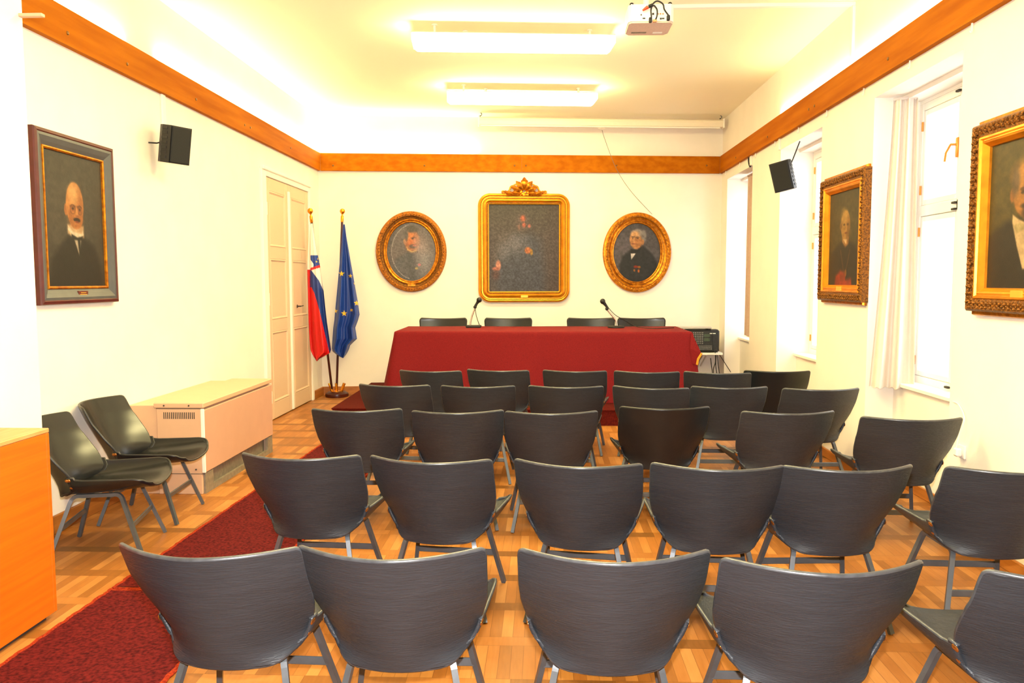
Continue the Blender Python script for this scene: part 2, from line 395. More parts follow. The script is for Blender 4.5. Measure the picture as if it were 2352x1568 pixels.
# ------------------------------------------------------------------ door
dr = thing('door_1', loc=(-L, (DY0+DY1)/2, 0), kind='structure')
mb = MB()
mb.box((-L-.01, DY0-.13, 0), (-L+.03, DY0+.01, DZ+.06), .006); mb.box((-L-.01, DY1-.01, 0), (-L+.03, DY1+.06, DZ+.06), .006); mb.box((-L-.01, DY0+.01, DZ-.01), (-L+.03, DY1-.01, DZ+.06), .006)
mb.box((-L, DY0-.12, DZ+.05), (-L+.05, DY1+.05, DZ+.09), .008)
mb.build('door_frame', MAT['white'], dr)
ymid = (DY0+DY1)/2-.02
def leaf(ya, yb2, hy):
    x = -L+.012
    mb = MB(); mb.box((x-.045, ya, .012), (x-.012, yb2, DZ-.012))
    st = .11; zs = [(.20, 1.02), (1.16, 1.86), (2.0, DZ-.16)]
    mb.box((x-.013, ya, .012), (x, ya+st, DZ-.012), .004); mb.box((x-.013, yb2-st, .012), (x, yb2, DZ-.012), .004)
    e = [.012]+[q for z in zs for q in z]+[DZ-.012]
    for k in range(0, len(e), 2): mb.box((x-.013, ya+st, e[k]), (x, yb2-st, e[k+1]), .004)
    o = mb.build('door_leaf', MAT['door'], dr)
    for za, zb in zs:
        mb = MB(); y0, y1 = ya+st, yb2-st; w = .03
        A = [(x-.003, y0, za), (x-.003, y1, za), (x-.003, y1, zb), (x-.003, y0, zb)]
        Bq = [(x+.004, y0+.012, za+.012), (x+.004, y1-.012, za+.012), (x+.004, y1-.012, zb-.012), (x+.004, y0+.012, zb-.012)]
        Cq = [(x-.010, y0+w, za+w), (x-.010, y1-w, za+w), (x-.010, y1-w, zb-w), (x-.010, y0+w, zb-w)]
        mb.add(A+Bq+Cq, [(k, (k+1) % 4, 4+(k+1) % 4, 4+k) for k in range(4)]+[(4+k, 4+(k+1) % 4, 8+(k+1) % 4, 8+k) for k in range(4)]+[(8, 9, 10, 11)])
        mb.build('door_panel', MAT['door'], o)
    for zz in (.28, 1.4, 2.42):
        mb = MB(); mb.tube([(x+.008, hy, zz-.07), (x+.008, hy, zz+.07)], .013); mb.build('hinge', MAT['white'], o, True)
    return o
l1 = leaf(DY0+.012, ymid-.005, DY0+.012); l2 = leaf(ymid+.005, DY1-.012, DY1-.012)
mb = MB(); mb.box((-L+.010, ymid-.03, .02), (-L+.034, ymid+.03, DZ-.1), .006); mb.build('cover_strip', MAT['white'], l1)
pt = onx(684, 703, -L+.02)
mb = MB(); mb.box((-L+.012, pt.y-.014, pt.z-.02), (-L+.02, pt.y+.014, pt.z+.02), .003); mb.tube([(-L+.02, pt.y, pt.z), (-L+.06, pt.y, pt.z)], .009); mb.tube([(-L+.06, pt.y-.01, pt.z), (-L+.06, pt.y+.10, pt.z+.004)], .006)
mb.build('door_handle', MAT['dark'], l2, True)

# ------------------------------------------------------------------ ceiling lamps
def lamp(x0, y0, x1, y1, label):
    a = Vector((x0, y0, 0)); b = Vector((x1, y1, 0)); W = (b-a).length; ang = math.atan2(y1-y0, x1-x0)
    root = thing('ceiling_lamp', label, 'lamp', (x0, y0, C), 'long fluorescent ceiling lamps')
    Mx = T(x0, y0, 0) @ Rz(ang); zt, zb, dp = C-.10, C-.19, .29
    mb = MB(Mx); mb.box((.0, .0, zt), (W, dp, zt+.012), .004); mb.build('housing', MAT['white'], root)
    prof = [(.0, zt), (.0, zb+.03), (.03, zb), (dp-.03, zb), (dp, zb+.03), (dp, zt)]
    mb = MB(Mx); ends = []
    P = []
    for xx, ins in ((0.0, 0.0), (.0, .0), (.035, 0), (W-.035, 0), (W, 0)):
        P.append([(xx, y, z if not (xx in (0.0, W) and z == zb) else zb+.03) for y, z in prof])
    mb.grid(P[1:]); mb.add(P[1], [list(range(6))]); mb.add(P[-1], [list(range(6))[::-1]])
    mb.build('diffuser', MAT['lamp'], root)
    for fx, fy in ((.11, .05), (.26, .22), (.885, .14)):
        mb = MB(Mx); mb.tube([(W*fx, fy+.03, zt+.01), (W*fx, fy+.03, C)], .012); mb.lathe([(.025, C-.012), (.025, C-.001)], 12, Mx @ T(W*fx, fy+.03, 0)); mb.build('hanger', MAT['white'], root, True)
lamp(-1.16, 7.10, .65, 7.27, 'long white fluorescent lamp under the ceiling, nearer to the projector')
lamp(-1.11, 9.27, .64, 9.46, 'long white fluorescent lamp under the ceiling, nearer to the rolled-up screen')

# ------------------------------------------------------------------ floor runner
def runner(y0, y1, x0a, x1a, x0b, x1b, label):
    N = 40; th = .012
    root = thing('carpet_runner', label, 'carpet', ((x0a+x1a)/2, y0, 0), 'red carpet runner on the left aisle')
    xl = lambda y: x0a+(x0b-x0a)*(y-y0)/(y1-y0); xr = lambda y: x1a+(x1b-x1a)*(y-y0)/(y1-y0)
    yy = np.linspace(y0+.02, y1-.02, N)
    mb = MB(); P = []
    for y in yy: P.append([(xl(y)+.012, y, 0.001), (xl(y)+.014, y, th), (xr(y)-.014, y, th), (xr(y)-.012, y, .001)])
    mb.grid(P, flip=True); mb.build('pile', MAT['carpet'], root, recalc=False)
    mb = MB(); rr = np.random.RandomState(3)
    yy = np.linspace(y0, y1, int((y1-y0)/.02)+2)
    for fn, sg in ((xl, 1), (xr, -1)):
        mb.tube([(fn(y)+sg*.008+rr.uniform(-.005, .005), y, .007) for y in yy], .011, 6)
    xs = np.linspace(xl(y0), xr(y0), 40)
    mb.tube([(x, y0+.008+rr.uniform(-.004, .004), .007) for x in xs], .007, 6)
    xs = np.linspace(xl(y1), xr(y1), 40)
    mb.tube([(x, y1-.008+rr.uniform(-.004, .004), .007) for x in xs], .007, 6)
    mb.build('binding', MAT['fringe'], root, True)
runner(1.2, 3.895, -2.30, -1.535, -2.245, -1.49, 'red carpet runner piece lying beside the orange cabinet, nearest the camera')
runner(3.905, 8.64, -2.245, -1.49, -2.15, -1.40, 'red carpet runner piece running along the chairs to the red platform')

# ------------------------------------------------------------------ podium, table, cloth
root = thing('podium', 'low platform covered in dark red carpet under the red table', 'platform', (0, 9.8, 0))
PZ = .178
pod = [(-2.37, 8.70), (2.25, 8.64), (2.25, backy(2.25)-.12), (-2.41, 10.93)]
mb = MB(); mb.prism(pod, .0, PZ-.012); mb.build('platform_base', MAT['podium'], root)
mb = MB(); 
top = [(p_[0]*1.003, p_[1]+(-.01 if i < 2 else .01)) for i, p_ in enumerate(pod)]
mb.prism(top, PZ-.012, PZ); mb.build('carpet_cover', MAT['podium'], root)
TZ = 1.01
fl, bl = onz(910, 760, TZ), onz(938, 749.5, TZ); fr, br = onz(1588, 762, TZ), onz(1552, 750, TZ)
root = thing('table', 'long speakers table hidden under the dark red cloth', 'table', (0, 9.7, PZ))
tt = [(fl.x+.02, fl.y+.02), (fr.x-.02, fr.y+.02), (br.x-.02, br.y-.02), (bl.x+.02, bl.y-.02)]
mb = MB(); mb.prism(tt, TZ-.04, TZ-.008); mb.build('tabletop', MAT['base'], root)
for x, y in ((fl.x+.12, fl.y+.12), (fr.x-.12, fr.y+.12), (br.x-.12, br.y-.12), (bl.x+.12, bl.y-.12)):
    mb = MB(); mb.box((x-.025, y-.025, PZ+.001), (x+.025, y+.025, TZ-.04), .004); mb.build('leg', MAT['base'], root)
# draped cloth: top sheet rounded over the edge, skirt with folds, open at the back
def cloth():
    root = thing('tablecloth', 'dark red cloth draped over the long table down to the platform', 'tablecloth', (0, 9.7, TZ))
    # perimeter path: back-left -> front-left -> front-right -> back-right
    corners = [bl, fl, fr, br]; path = []
    def seg(a, b, n):
        return [(a.lerp(b, i/n)) for i in range(n)]
    rc = .05
    pts = seg(bl, fl, 24)+seg(fl, fr, 90)+seg(fr, br, 24)+[br]
    cen = (bl+fl+fr+br)/4
    nl, nf = 24, 90; rows = [0, .02, .06, .12, .2, .3, .4, .5, .6, .7, .8, .9, 1.0]
    N = len(pts); P = []
    # inner top loop lines (from centre line to perimeter)
    for k in (-1, .0, .25, .5, .8, .93, .985):
        row = []
        for i, p in enumerate(pts):
            fr_ = (i/nl*.02) if i < nl else (.02+.96*(i-nl)/nf if i <= nl+nf else .98+.02*(i-nl-nf)/nl)
            c = bl.lerp(br, fr_)
            if k < 0: row.append((c.x, c.y+.012, TZ-.12)); continue
            q = c.lerp(p, k); row.append((q.x, q.y, TZ+.0015*math.sin(q.x*5)+(.004 if k < .9 else 0)))
        P.append(row)
    HT = TZ-PZ-.004
    for s_ in rows:
        row = []
        for i, p in enumerate(pts):
            if i < nl: u = i/nl; n = Vector((-1, 0, 0)); cor = max(0, 1-(1-u)*nl/5.)
            elif i < nl+nf: u = (i-nl)/nf; n = Vector((0, -1, 0)); cor = max(0, 1-u*nf/6., 1-(1-u)*nf/6.)
            else: u = (i-nl-nf)/nl; n = Vector((1, 0, 0)); cor = max(0, 1-u*nl/5.)
            if i < nl: d = n*(.05+.16*s_)
            elif i < nl+nf: d = n*(.012+.09*s_)
            else: d = n*(.03+.10*s_)
            a = 0
            if i < nl or i > nl+nf: a = .02*math.sin(u*17+.5)*s_
            else: a = .016*s_*(math.sin(u*31+.7)+.7*math.sin(u*13+2.1)+.5*math.sin(u*57))*(.35+s_)
            d = d+n*a
            # corner blending outward
            if cor > 0:
                dd = Vector((-1 if (i < nl+nf/2) else 1, -1, 0)).normalized(); d = d.lerp(dd*(.02+(.17 if i < nl+nf/2 else .15)*s_), cor*.8)
            if s_ == 0: d = n*.004
            rnd = min(1, s_/.03)
            z = TZ-.004*rnd-HT*s_
            # right front corner is lifted, the point hangs short and shows the lining
            row.append((p.x+d.x, p.y+d.y, max(z, PZ+.004)))
        P.append(row)
    mb = MB(); mb.grid(P, flip=True)
    mb.build('cloth', MAT['cloth'], root, 'all')
    # folded corner flap with the yellow lining at the right front corner
    A = ony(1588, 762, fr.y-.02); B = ony(1611, 811, fr.y-.10); Cc = ony(1601, 837, fr.y-.08); Dd = ony(1590, 836, fr.y-.06); E_ = ony(1585, 800, fr.y-.05)
    mb = MB(); mb.add([A, B, Cc, Dd, E_], [(0, 1, 2, 3, 4)]); mb.build('corner_fold', MAT['cloth'], root, recalc=False)
    e2 = Vector((.012, -.01, 0)); b2 = ony(1606, 812, fr.y-.10); c2 = ony(1598, 838, fr.y-.085)
    mb = MB(); mb.tube([B+Vector((.004, 0, .0)), B.lerp(Cc, .5)+Vector((-.012, 0, 0)), Cc], .014, 6); mb.build('lining_edge', MAT['lining'], root, True)
cloth()

# ------------------------------------------------------------------ shell chairs
HWz = [.366, .368, .372, .376, .380, .386, .407, .440, .477, .53, .578, .65, .76, .779, .786, .789, .790]
HWx = [.132, .152, .166, .174, .181, .192, .216, .235, .250, .267, .278, .284, .286, .285, .281, .275, .266]
def back_pt(x, z):
    yc = -.24-.19*((max(z, .34)-.37)/.42 if z > .37 else (z-.37)/.42)
    sag = interp(z, [.36, .38, .41, .45, .477, .578, .68, .79], [.11, .15, .225, .245, .226, .165, .130, .125])
    return Vector((x, yc+sag*min(1.1, (abs(x)/.28)**1.9), z))
def shell_from(P, th, mats, name):
    """closed sheet from a grid: front, back, rounded rim (material slot 1)"""
    n, m = len(P), len(P[0]); A = np.array([[tuple(q) for q in r] for r in P])
    du = np.gradient(A, axis=0); dv = np.gradient(A, axis=1); nr = np.cross(du, dv); nr /= (np.linalg.norm(nr, axis=2, keepdims=True)+1e-9)
    F_, B_ = A+nr*th/2, A-nr*th/2
    mb = MB(); mb.grid([[Vector(q) for q in r] for r in F_]); mb.grid([[Vector(q) for q in r] for r in B_], flip=True)
    ring = [(0, j) for j in range(m)]+[(i, m-1) for i in range(1, n)]+[(n-1, j) for j in range(m-2, -1, -1)]+[(i, 0) for i in range(n-2, 0, -1)]
    cen = A.reshape(-1, 3).mean(0)
    K = len(ring); rows = []
    tang = []
    for k, (i, j) in enumerate(ring):
        a = A[ring[(k-1) % K]]; b = A[ring[(k+1) % K]]; tg = b-a; tg /= np.linalg.norm(tg)+1e-9
        out = np.cross(tg, nr[i, j]); out /= np.linalg.norm(out)+1e-9
        tang.append(out)
    # orient outwards
    sgn = np.sign(sum(np.dot(tang[k], A[ring[k]]-cen) for k in range(K)))
    for w, o_ in ((.5, 0), (.36, .36), (0, .5), (-.36, .36), (-.5, 0)):
        rows.append([Vector(A[i, j]+nr[i, j]*th*w+tang[k]*sgn*th*o_) for k, (i, j) in enumerate(ring)])
    mb.cur = 1; mb.grid(rows, closed=True); mb.cur = 0
    return mb.mesh(name, mats, 'all')
def backrest_mesh(mat):
    zs = HWz; P = []
    ss = np.linspace(-1, 1, 29)
    for z in zs:
        hw = interp(z, HWz, HWx); P.append([back_pt(hw*s, z) for s in ss])
    # denser in z
    Q = []
    zz = np.concatenate([[.366, .368, .370, .373, .377, .381], np.linspace(.387, .76, 18), [.769, .775, .780, .784, .787, .789, .790]])
    for z in zz:
        hw = interp(z, HWz, HWx); Q.append([back_pt(hw*s, z) for s in ss])
    return shell_from(Q, .014, [mat, MAT['edge' if mat == MAT['leather'] else 'edge_dark']], 'backrest')
def seat_pt(t_, s):
    hw = interp(t_, [0, .2, .5, .8, .9, .95, .98, 1], [.250, .258, .272, .286, .283, .268, .245, .212])
    zc = interp(t_, [0, .3, .7, .9, 1], [.384, .376, .392, .404, .402])
    rise = interp(t_, [0, .06, .2, .5, .8, .93, 1], [.112, .112, .104, .092, .080, .064, .038])
    q = abs(s); sg = 1 if s > 0 else -1; x = hw*(1-(1-q)**1.5)*sg
    p = interp(t_, [0, .5, 1], [4.0, 3.2, 2.4])
    y = -.215+t_*.545-(.02*q*q if t_ > .8 else 0)*(t_-.8)/.2
    P = Vector((x, y, zc+rise*q**p))
    if t_ < .30:          # rear edge follows the outline of the backrest
        if q < .55: xr = q/.55*.178; zr = .374
        else: zr = .374+(q-.55)/.45*.120; xr = interp(zr, HWz, HWx)+.008
        b = back_pt(xr*.97, zr); Rr = Vector((xr*sg, b.y+.020, zr)); k = (1-t_/.30)**2; P = P.lerp(Rr, k)
    return P
def seat_mesh(mat):
    ts = np.concatenate([np.linspace(0, .86, 18), [.9, .93, .955, .975, .99, 1]]); ss = np.linspace(-1, 1, 29)
    return shell_from([[seat_pt(t_, s) for s in ss] for t_ in ts], .012, [mat, MAT['edge' if mat == MAT['leather'] else 'edge_dark']], 'seat')
def rivet_mesh(t_, s):
    p = seat_pt(t_, s); a = seat_pt(t_+.02, s)-p; b = seat_pt(t_, s*.97)-p
    n = a.cross(b).normalized()
    if n.x*s < 0: n = -n
    mb = MB(); q = n.to_track_quat('Z', 'Y').to_matrix().to_4x4()
    mb.lathe([(.010, 0), (.010, .001), (.008, .0032), (.004, .0045), (0, .005)], 12, T(*(p+n*.005)) @ q)
    return mb.mesh('rivet', MAT['bronze'], True)
def leg_mesh(sx, rear):
    mb = MB()
    if rear: pts = [(sx*.163, -.08, .366), (sx*.163, -.115, .366), (sx*.166, -.138, .352), (sx*.172, -.150, .33), (sx*.245, -.255, .004)]
    else: pts = [(sx*.172, .08, .368), (sx*.174, .11, .368), (sx*.177, .130, .354), (sx*.182, .140, .332), (sx*.245, .255, .004)]
    mb.tube(smooth_path(pts[:4], 3)+[pts[4]], .0105, sq=True)
    return mb.mesh('leg', MAT['steel'])
def rail_mesh(sx):
    mb = MB(); mb.tube([(sx*.163, -.08, .366), (sx*.172, .08, .368)], .0105, sq=True); return mb.mesh('seat_rail', MAT['steel'])
def stretcher_mesh(rear):
    z = .185; f = (.366-z)/.366
    x = (.172+(.245-.172)*(.33-z)/.33) if rear else (.182+(.245-.182)*(.33-z)/.33)
    y = -(.150+(.255-.150)*(.33-z)/.33) if rear else .140+(.255-.140)*(.33-z)/.33
    mb = MB(); mb.box((-x, y-.005, z-.016), (x, y+.005, z+.016), .003); return mb.mesh('stretcher', MAT['steel'])
backs = {k: backrest_mesh(MAT[v]) for k, v in (('g', 'leather'), ('d', 'leather_dark'), ('b', 'leather_black'))}
seats = {k: seat_mesh(MAT[v]) for k, v in (('g', 'leather'), ('d', 'leather_dark'), ('b', 'leather_black'))}
rivs = [rivet_mesh(t_, s*g) for g in (-1, 1) for t_, s in ((.045, .96), (.115, .97), (.05, .80))]
legs = [leg_mesh(sx, r) for sx in (-1, 1) for r in (True, False)]
rails = [rail_mesh(s) for s in (-1, 1)]; strs = [stretcher_mesh(True), stretcher_mesh(False)]
def child(name, me, parent):
    o = bpy.data.objects.new(name, me); COL.objects.link(o); o.parent = parent; return o
def place_chair(loc, ang, label, group, kind='g', z=0):
    r = thing('shell_chair', label, 'chair', (loc[0], loc[1], z), group); r.rotation_euler = (0, 0, ang)
    child('backrest', backs[kind], r); st = child('seat', seats[kind], r)
    for m_ in rivs: child('rivet', m_, st)
    for m_ in legs: child('leg', m_, r)
    for m_ in rails: child('seat_rail', m_, r)
    for m_ in strs: child('stretcher', m_, r)
    return r
rows = [[(267, 1252, 683, 1262), (683, 1258, 1110, 1263), (1193, 1265, 1632, 1268), (1666, 1287, 2122, 1293)],
        [(551, 1042, 825, 1048), (845, 1048, 1130, 1058), (1180, 1056, 1475, 1068), (1500, 1065, 1800, 1072), (1803, 1072, 2098, 1070)],
        [(716, 940, 920, 940), (944, 945, 1158, 943), (1160, 946, 1374, 945), (1420, 935, 1636, 935), (1705, 946, 1920, 945), (1985, 958, 2210, 961)],
        [(822, 882, 987, 886), (1010, 886, 1185, 887), (1213, 886, 1387, 888), (1408, 886, 1582, 893), (1588, 888, 1765, 889), (1802, 893, 1974, 892)],
        [(915, 850, 1060, 853), (1071, 848, 1215, 852), (1246, 850, 1394, 853), (1410, 852, 1562, 855), (1572, 853, 1725, 858), (1708, 853, 1865, 855)]]
extra = {0: [((1.523, 2.185), 0.8)], 1: [((2.04, 3.42), -1.5)]}
rown = ['in the row nearest the camera', 'in the second row from the camera', 'in the middle row', 'in the second row from the table', 'in the row closest to the table']
ordn = ['leftmost', 'second from left', 'third from left', 'fourth from left', 'fifth from left', 'rightmost']
extras_lab = {(0, 0): ', beside the red runner', (0, 4): ', cut off at right', (1, 5): ', against the right wall', (2, 3): ', darker than its neighbours', (4, 5): ', darker and by the windows', (2, 5): ', below the first window'}
for ri, row in enumerate(rows):
    lst = []
    for a, b, c, d in row:
        p = onz(a, b, .79); q = onz(c, d, .79); ang = math.atan2(q.y-p.y, q.x-p.x)*(.75 if ri >= 3 else 1); lst.append(((p+q)/2, ang))
    for cxy, ang in extra.get(ri, []): lst.append((Vector((*cxy, 0)), math.radians(ang)))
    for ci, (c, ang) in enumerate(lst):
        o = c+.32*Vector((-math.sin(ang), math.cos(ang), 0))+(Vector((.02, .07, 0)) if (ri, ci) == (4, 5) else Vector((0, 0, 0)))
        nm = ordn[ci] if not (ri == 0 and ci == 4) else 'rightmost'
        kind = 'd' if (ri, ci) in ((2, 3), (4, 5)) else 'g'
        lab = ('black' if kind == 'd' else 'dark grey')+' shell chair, %s %s%s' % (nm, rown[ri], extras_lab.get((ri, ci), ''))
        place_chair(o, ang, lab, 'shell chairs in rows facing the table', kind)
place_chair((-2.683, 5.22), math.radians(-90+4.5), 'glossy black shell chair against the left wall, next to the beige heater', 'shell chairs along the left wall', 'b')
place_chair((-2.615, 4.555), math.radians(-90+12), 'glossy black shell chair against the left wall, next to the orange cabinet', 'shell chairs along the left wall', 'b')

# conference chairs behind the table
def bchair(u0, u1, label):
    y = 10.62; a = ony(u0, 733, y); b = ony(u1, 733, y); cx = (a.x+b.x)/2; w = (b.x-a.x); zt = a.z
    r = thing('conference_chair', label, 'chair', (cx, y-.2, PZ), 'black chairs behind the red table')
    P = []
    zs = [PZ+.47, PZ+.5]+list(np.linspace(PZ+.55, zt-.03, 7))+[zt-.015, zt-.004, zt]
    for z in zs:
        hw = w/2*interp(z, [PZ+.47, PZ+.6, zt-.03, zt-.01, zt], [.8, .92, 1, .985, .95]); yc = y-.06+.06*(z-PZ-.47)/.4
        P.append([Vector((cx+hw*s, yc-.035*s*s+.02, z+(.012*(s*s) if z > zt-.05 else 0)-.004)) for s in np.linspace(-1, 1, 17)])
    me = shell_from(P, .03, [MAT['leather_black'], MAT['blackrub']], 'backrest'); me.transform(Matrix.Translation(-Vector((cx, y-.2, PZ)))); child('backrest', me, r)
    mb = MB(); mb.box((cx-.24, y-.46, PZ+.42), (cx+.24, y-.04, PZ+.48), .02); mb.build('seat', MAT['leather_black'], r, True)
    for sx in (-1, 1):
        for dy, in ((-.42,), (-.06,)):
            mb = MB(); mb.tube([(cx+sx*.2, y+dy, PZ+.43), (cx+sx*.23, y+dy+(.03 if dy > -.2 else -.03), PZ+.003)], .012, 8); mb.build('leg', MAT['steel'], r, True)
    for sx in (-1, 1):
        mb = MB(); mb.tube([(cx+sx*.2, y-.08, PZ+.43), (cx+sx*.2, y-.03, PZ+.56)], .012, 8); mb.build('back_support', MAT['steel'], r, True)
for (u0, u1), n in zip(((966, 1071), (1115, 1220), (1304, 1410), (1420, 1526)), ('leftmost, left of the first microphone', 'just right of the first microphone', 'just left of the second microphone', 'rightmost, next to the mixer')):
    bchair(u0, u1, 'black chair back showing behind the red table, '+n)

# ------------------------------------------------------------------ microphones
def mic(name, base_uv, neck, head0, head1, label, round_base, cable):
    Y = 9.75
    b = onz(*base_uv, TZ+.006); Y = b.y
    r = thing('microphone', label, 'microphone', b, 'table microphones')
    mb = MB()
    if round_base: mb.lathe([(.105, 0), (.105, .012), (.095, .02), (.02, .024), (0, .025)], 28, T(*b))
    else: mb.box((b.x-.095, b.y-.07, b.z), (b.x+.095, b.y+.07, b.z+.03), .008)
    mb.build('base', MAT['blackrub'], r, True)
    pts = [ony(u, v, Y) for u, v in neck]; mb = MB(); mb.tube(smooth_path(pts, 5), .011, 10); mb.build('gooseneck', MAT['chrome'], r, True)
    a, c = ony(*head0, Y), ony(*head1, Y)
    mb = MB(); mb.tube([a, a.lerp(c, .5), c], [.013, .018, .024], 12); mb.build('mic_body', MAT['blackrub'], r, True)
    mb = MB(); mb.ball(c+(c-a).normalized()*.015, .034, 10); mb.build('mic_head', MAT['black'], r, True)
    mb = MB(); mb.tube([pts[-1], a.lerp(c, .2)], .018, 8); mb.ball(pts[-1], .022, 6); mb.build('clip', MAT['blackrub'], r, True)
    mb = MB(); mb.tube(smooth_path(cable(Y), 6), .0045, 6); mb.build('cable', MAT['blackrub'], r, True)
mic('m1', (1088, 752), [(1080, 748), (1081, 738), (1084, 726), (1089, 712), (1091, 705)], (1093, 700), (1099, 691), 'black microphone on silver gooseneck with rectangular base, left on the red table', False,
    lambda Y: [ony(1091, 703, Y), ony(1093, 720, Y), ony(1098, 738, Y), ony(1103, 750, Y+.05)])
mic('m2', (1415, 752), [(1417, 749), (1415, 737), (1409, 728), (1400, 717), (1394, 709)], (1396, 707), (1386, 694), 'black microphone on silver gooseneck with round base, right on the red table', True,
    lambda Y: [ony(1397, 706, Y), ony(1412, 722, Y), ony(1430, 733, Y+.05)]+[onz(u, v, TZ+.012) for u, v in ((1462, 749.5), (1500, 754), (1548, 752.5))])

# ------------------------------------------------------------------ pictures
def hash_noise(w, h, s, seed):
    rs = np.random.RandomState(seed); a = rs.rand(int(h/s)+3, int(w/s)+3)
    yy, xx = np.mgrid[0:h, 0:w]/s; x0, y0 = xx.astype(int), yy.astype(int); fx, fy = xx-x0, yy-y0
    fx, fy = fx*fx*(3-2*fx), fy*fy*(3-2*fy)
    return (a[y0, x0]*(1-fx)+a[y0, x0+1]*fx)*(1-fy)+(a[y0+1, x0]*(1-fx)+a[y0+1, x0+1]*fx)*fy
class Paint:
    def __init__(s, w, h, bg, asp, seed=1):
        s.w, s.h, s.asp = w, h, asp
        s.V, s.U = np.mgrid[0:h, 0:w]; s.U = s.U/(w-1); s.V = s.V/(h-1)
        s.img = np.ones((h, w, 3))*np.array(bg, float); s.seed = seed
    def mix(s, mask, col): s.img = s.img*(1-mask[..., None])+np.array(col, float)*mask[..., None]
    def ell(s, cx, cy_, rx, ry, col, soft=.15, a=1., rot=0):
        x = (s.U-cx)*s.asp; y = s.V-cy_; c, n = math.cos(rot), math.sin(rot); X, Y_ = x*c+y*n, -x*n+y*c
        d = np.sqrt((X/(rx*s.asp))**2+(Y_/ry)**2); s.mix(np.clip((1+soft/2-d)/soft, 0, 1)*a, col)
    def poly(s, pts, col, soft=.012, a=1.):
        P = np.array(pts, float)*np.array([s.asp, 1]); X = s.U*s.asp; Y_ = s.V
        dmin = np.full(X.shape, 1e9); ins = np.zeros(X.shape, bool); n = len(P)
        for i in range(n):
            x0, y0 = P[i]; x1, y1 = P[(i+1) % n]; ex, ey = x1-x0, y1-y0
            t_ = np.clip(((X-x0)*ex+(Y_-y0)*ey)/(ex*ex+ey*ey+1e-12), 0, 1)
            dmin = np.minimum(dmin, np.hypot(X-x0-t_*ex, Y_-y0-t_*ey))
            cond = ((y0 > Y_) != (y1 > Y_)) & (X < (x1-x0)*(Y_-y0)/((y1-y0) if y1 != y0 else 1e-9)+x0); ins ^= cond
        sd = np.where(ins, dmin, -dmin); s.mix(np.clip(sd/soft+.5, 0, 1)*a, col)
    def grad(s, col, fn): s.mix(np.clip(fn(s.U, s.V), 0, 1), col)
    def noise(s, amp, sc, seed):
        s.img = s.img*(1+amp*(hash_noise(s.w, s.h, sc, seed)-.5)[..., None]*2)
    gain = (.60, .60, .70)
    def canvas(s, name, parent, org, ux, vz, keep=None):
        """org top-left corner, ux/vz edge vectors"""
        col = lin(np.clip(s.img, 0, 255))*np.array(s.gain); h, w = s.h, s.w
        vs = [tuple(org+ux*(i/(w-1))+vz*(j/(h-1))-OFF[parent.name]) for j in range(h) for i in range(w)]
        fs = []
        for j in range(h-1):
            for i in range(w-1):
                if keep is None or keep((i+.5)/(w-1), (j+.5)/(h-1)): fs.append((j*w+i, (j+1)*w+i, (j+1)*w+i+1, j*w+i+1))
        me = bpy.data.meshes.new(name); me.from_pydata(vs, [], fs)
        a = me.color_attributes.new('Col', 'FLOAT_COLOR', 'POINT')
        buf = np.ones((h*w, 4), np.float32); buf[:, :3] = col.reshape(-1, 3); a.data.foreach_set('color', buf.ravel())
        me.materials.append(MAT['canvas']); me.update()
        o = bpy.data.objects.new(name, me); COL.objects.link(o); o.parent = parent; OFF[o.name] = OFF[parent.name]; return o
def frame_sweep(mb, path, prof, cen, N, closed=True):
    """path: list of (point, outward normal) in the wall plane; prof list of (d inward, height off wall)"""
    rows = []
    for q, hgt in prof: rows.append([p-o_*q+N*hgt for p, o_ in path])
    mb.grid(rows, closed=True)
def rect_path(o, ux, vz, W, H, r=0, n=8):
    """o = centre, ux unit right, vz unit up; corner points with diagonal normals (mitre) or rounded"""
    out = []
    if r == 0:
        for sx, sz in ((1, 1), (-1, 1), (-1, -1), (1, -1)): out.append((o+ux*sx*W/2+vz*sz*H/2, ux*sx+vz*sz))
    else:
        for (sx, sz, a0) in ((1, 1, 0), (-1, 1, pi/2), (-1, -1, pi), (1, -1, 3*pi/2)):
            for k in range(n+1):
                a = a0+pi/2*k/n; d = ux*math.cos(a)+vz*math.sin(a)
                out.append((o+ux*sx*(W/2-r)+vz*sz*(H/2-r)+d*r, d))
    return out
def ell_path(o, ux, vz, a, b, n=72):
    out = []
    for k in range(n):
        t_ = 2*pi*k/n; p = o+ux*a*math.cos(t_)+vz*b*math.sin(t_); d = (ux*math.cos(t_)/a+vz*math.sin(t_)/b).normalized(); out.append((p, d))
    return out
Zv = Vector((0, 0, 1))

# -- left wall portrait
N_ = Vector((1, 0, 0)); ux = Vector((0, 1, 0))
cA = Vector((-L, 5.172, 2.004)); W_, H_ = .885, 1.094
pr = thing('portrait_painting', 'portrait of a bald man with eyeglasses in a grey and maroon frame on left wall', 'painting', cA)
pth = rect_path(cA, ux, Zv, W_, H_)
mb = MB(); frame_sweep(mb, pth, [(.0, 0), (.0, .035), (.004, .045), (.022, .05), (.028, .044)], cA, N_); mb.build('outer_frame', MAT['maroon'], pr)
mb = MB(); frame_sweep(mb, pth, [(.028, .044), (.045, .046), (.075, .034), (.098, .022)], cA, N_); mb.build('inner_frame', MAT['slate'], pr)
mb = MB(); frame_sweep(mb, pth, [(.098, .020), (.100, .028), (.108, .030), (.116, .024), (.118, .008)], cA, N_); mb.build('gilt_slip', MAT['gold'], pr)
cw, ch = W_-.232, H_-.232
P = Paint(110, 150, (76, 70, 58), cw/ch)
P.grad((58, 54, 46), lambda u, v: (v-.55)*1.2+(abs(u-.5)*.5)); P.ell(.3, .55, .4, .25, (88, 80, 66), 1.4, .5)
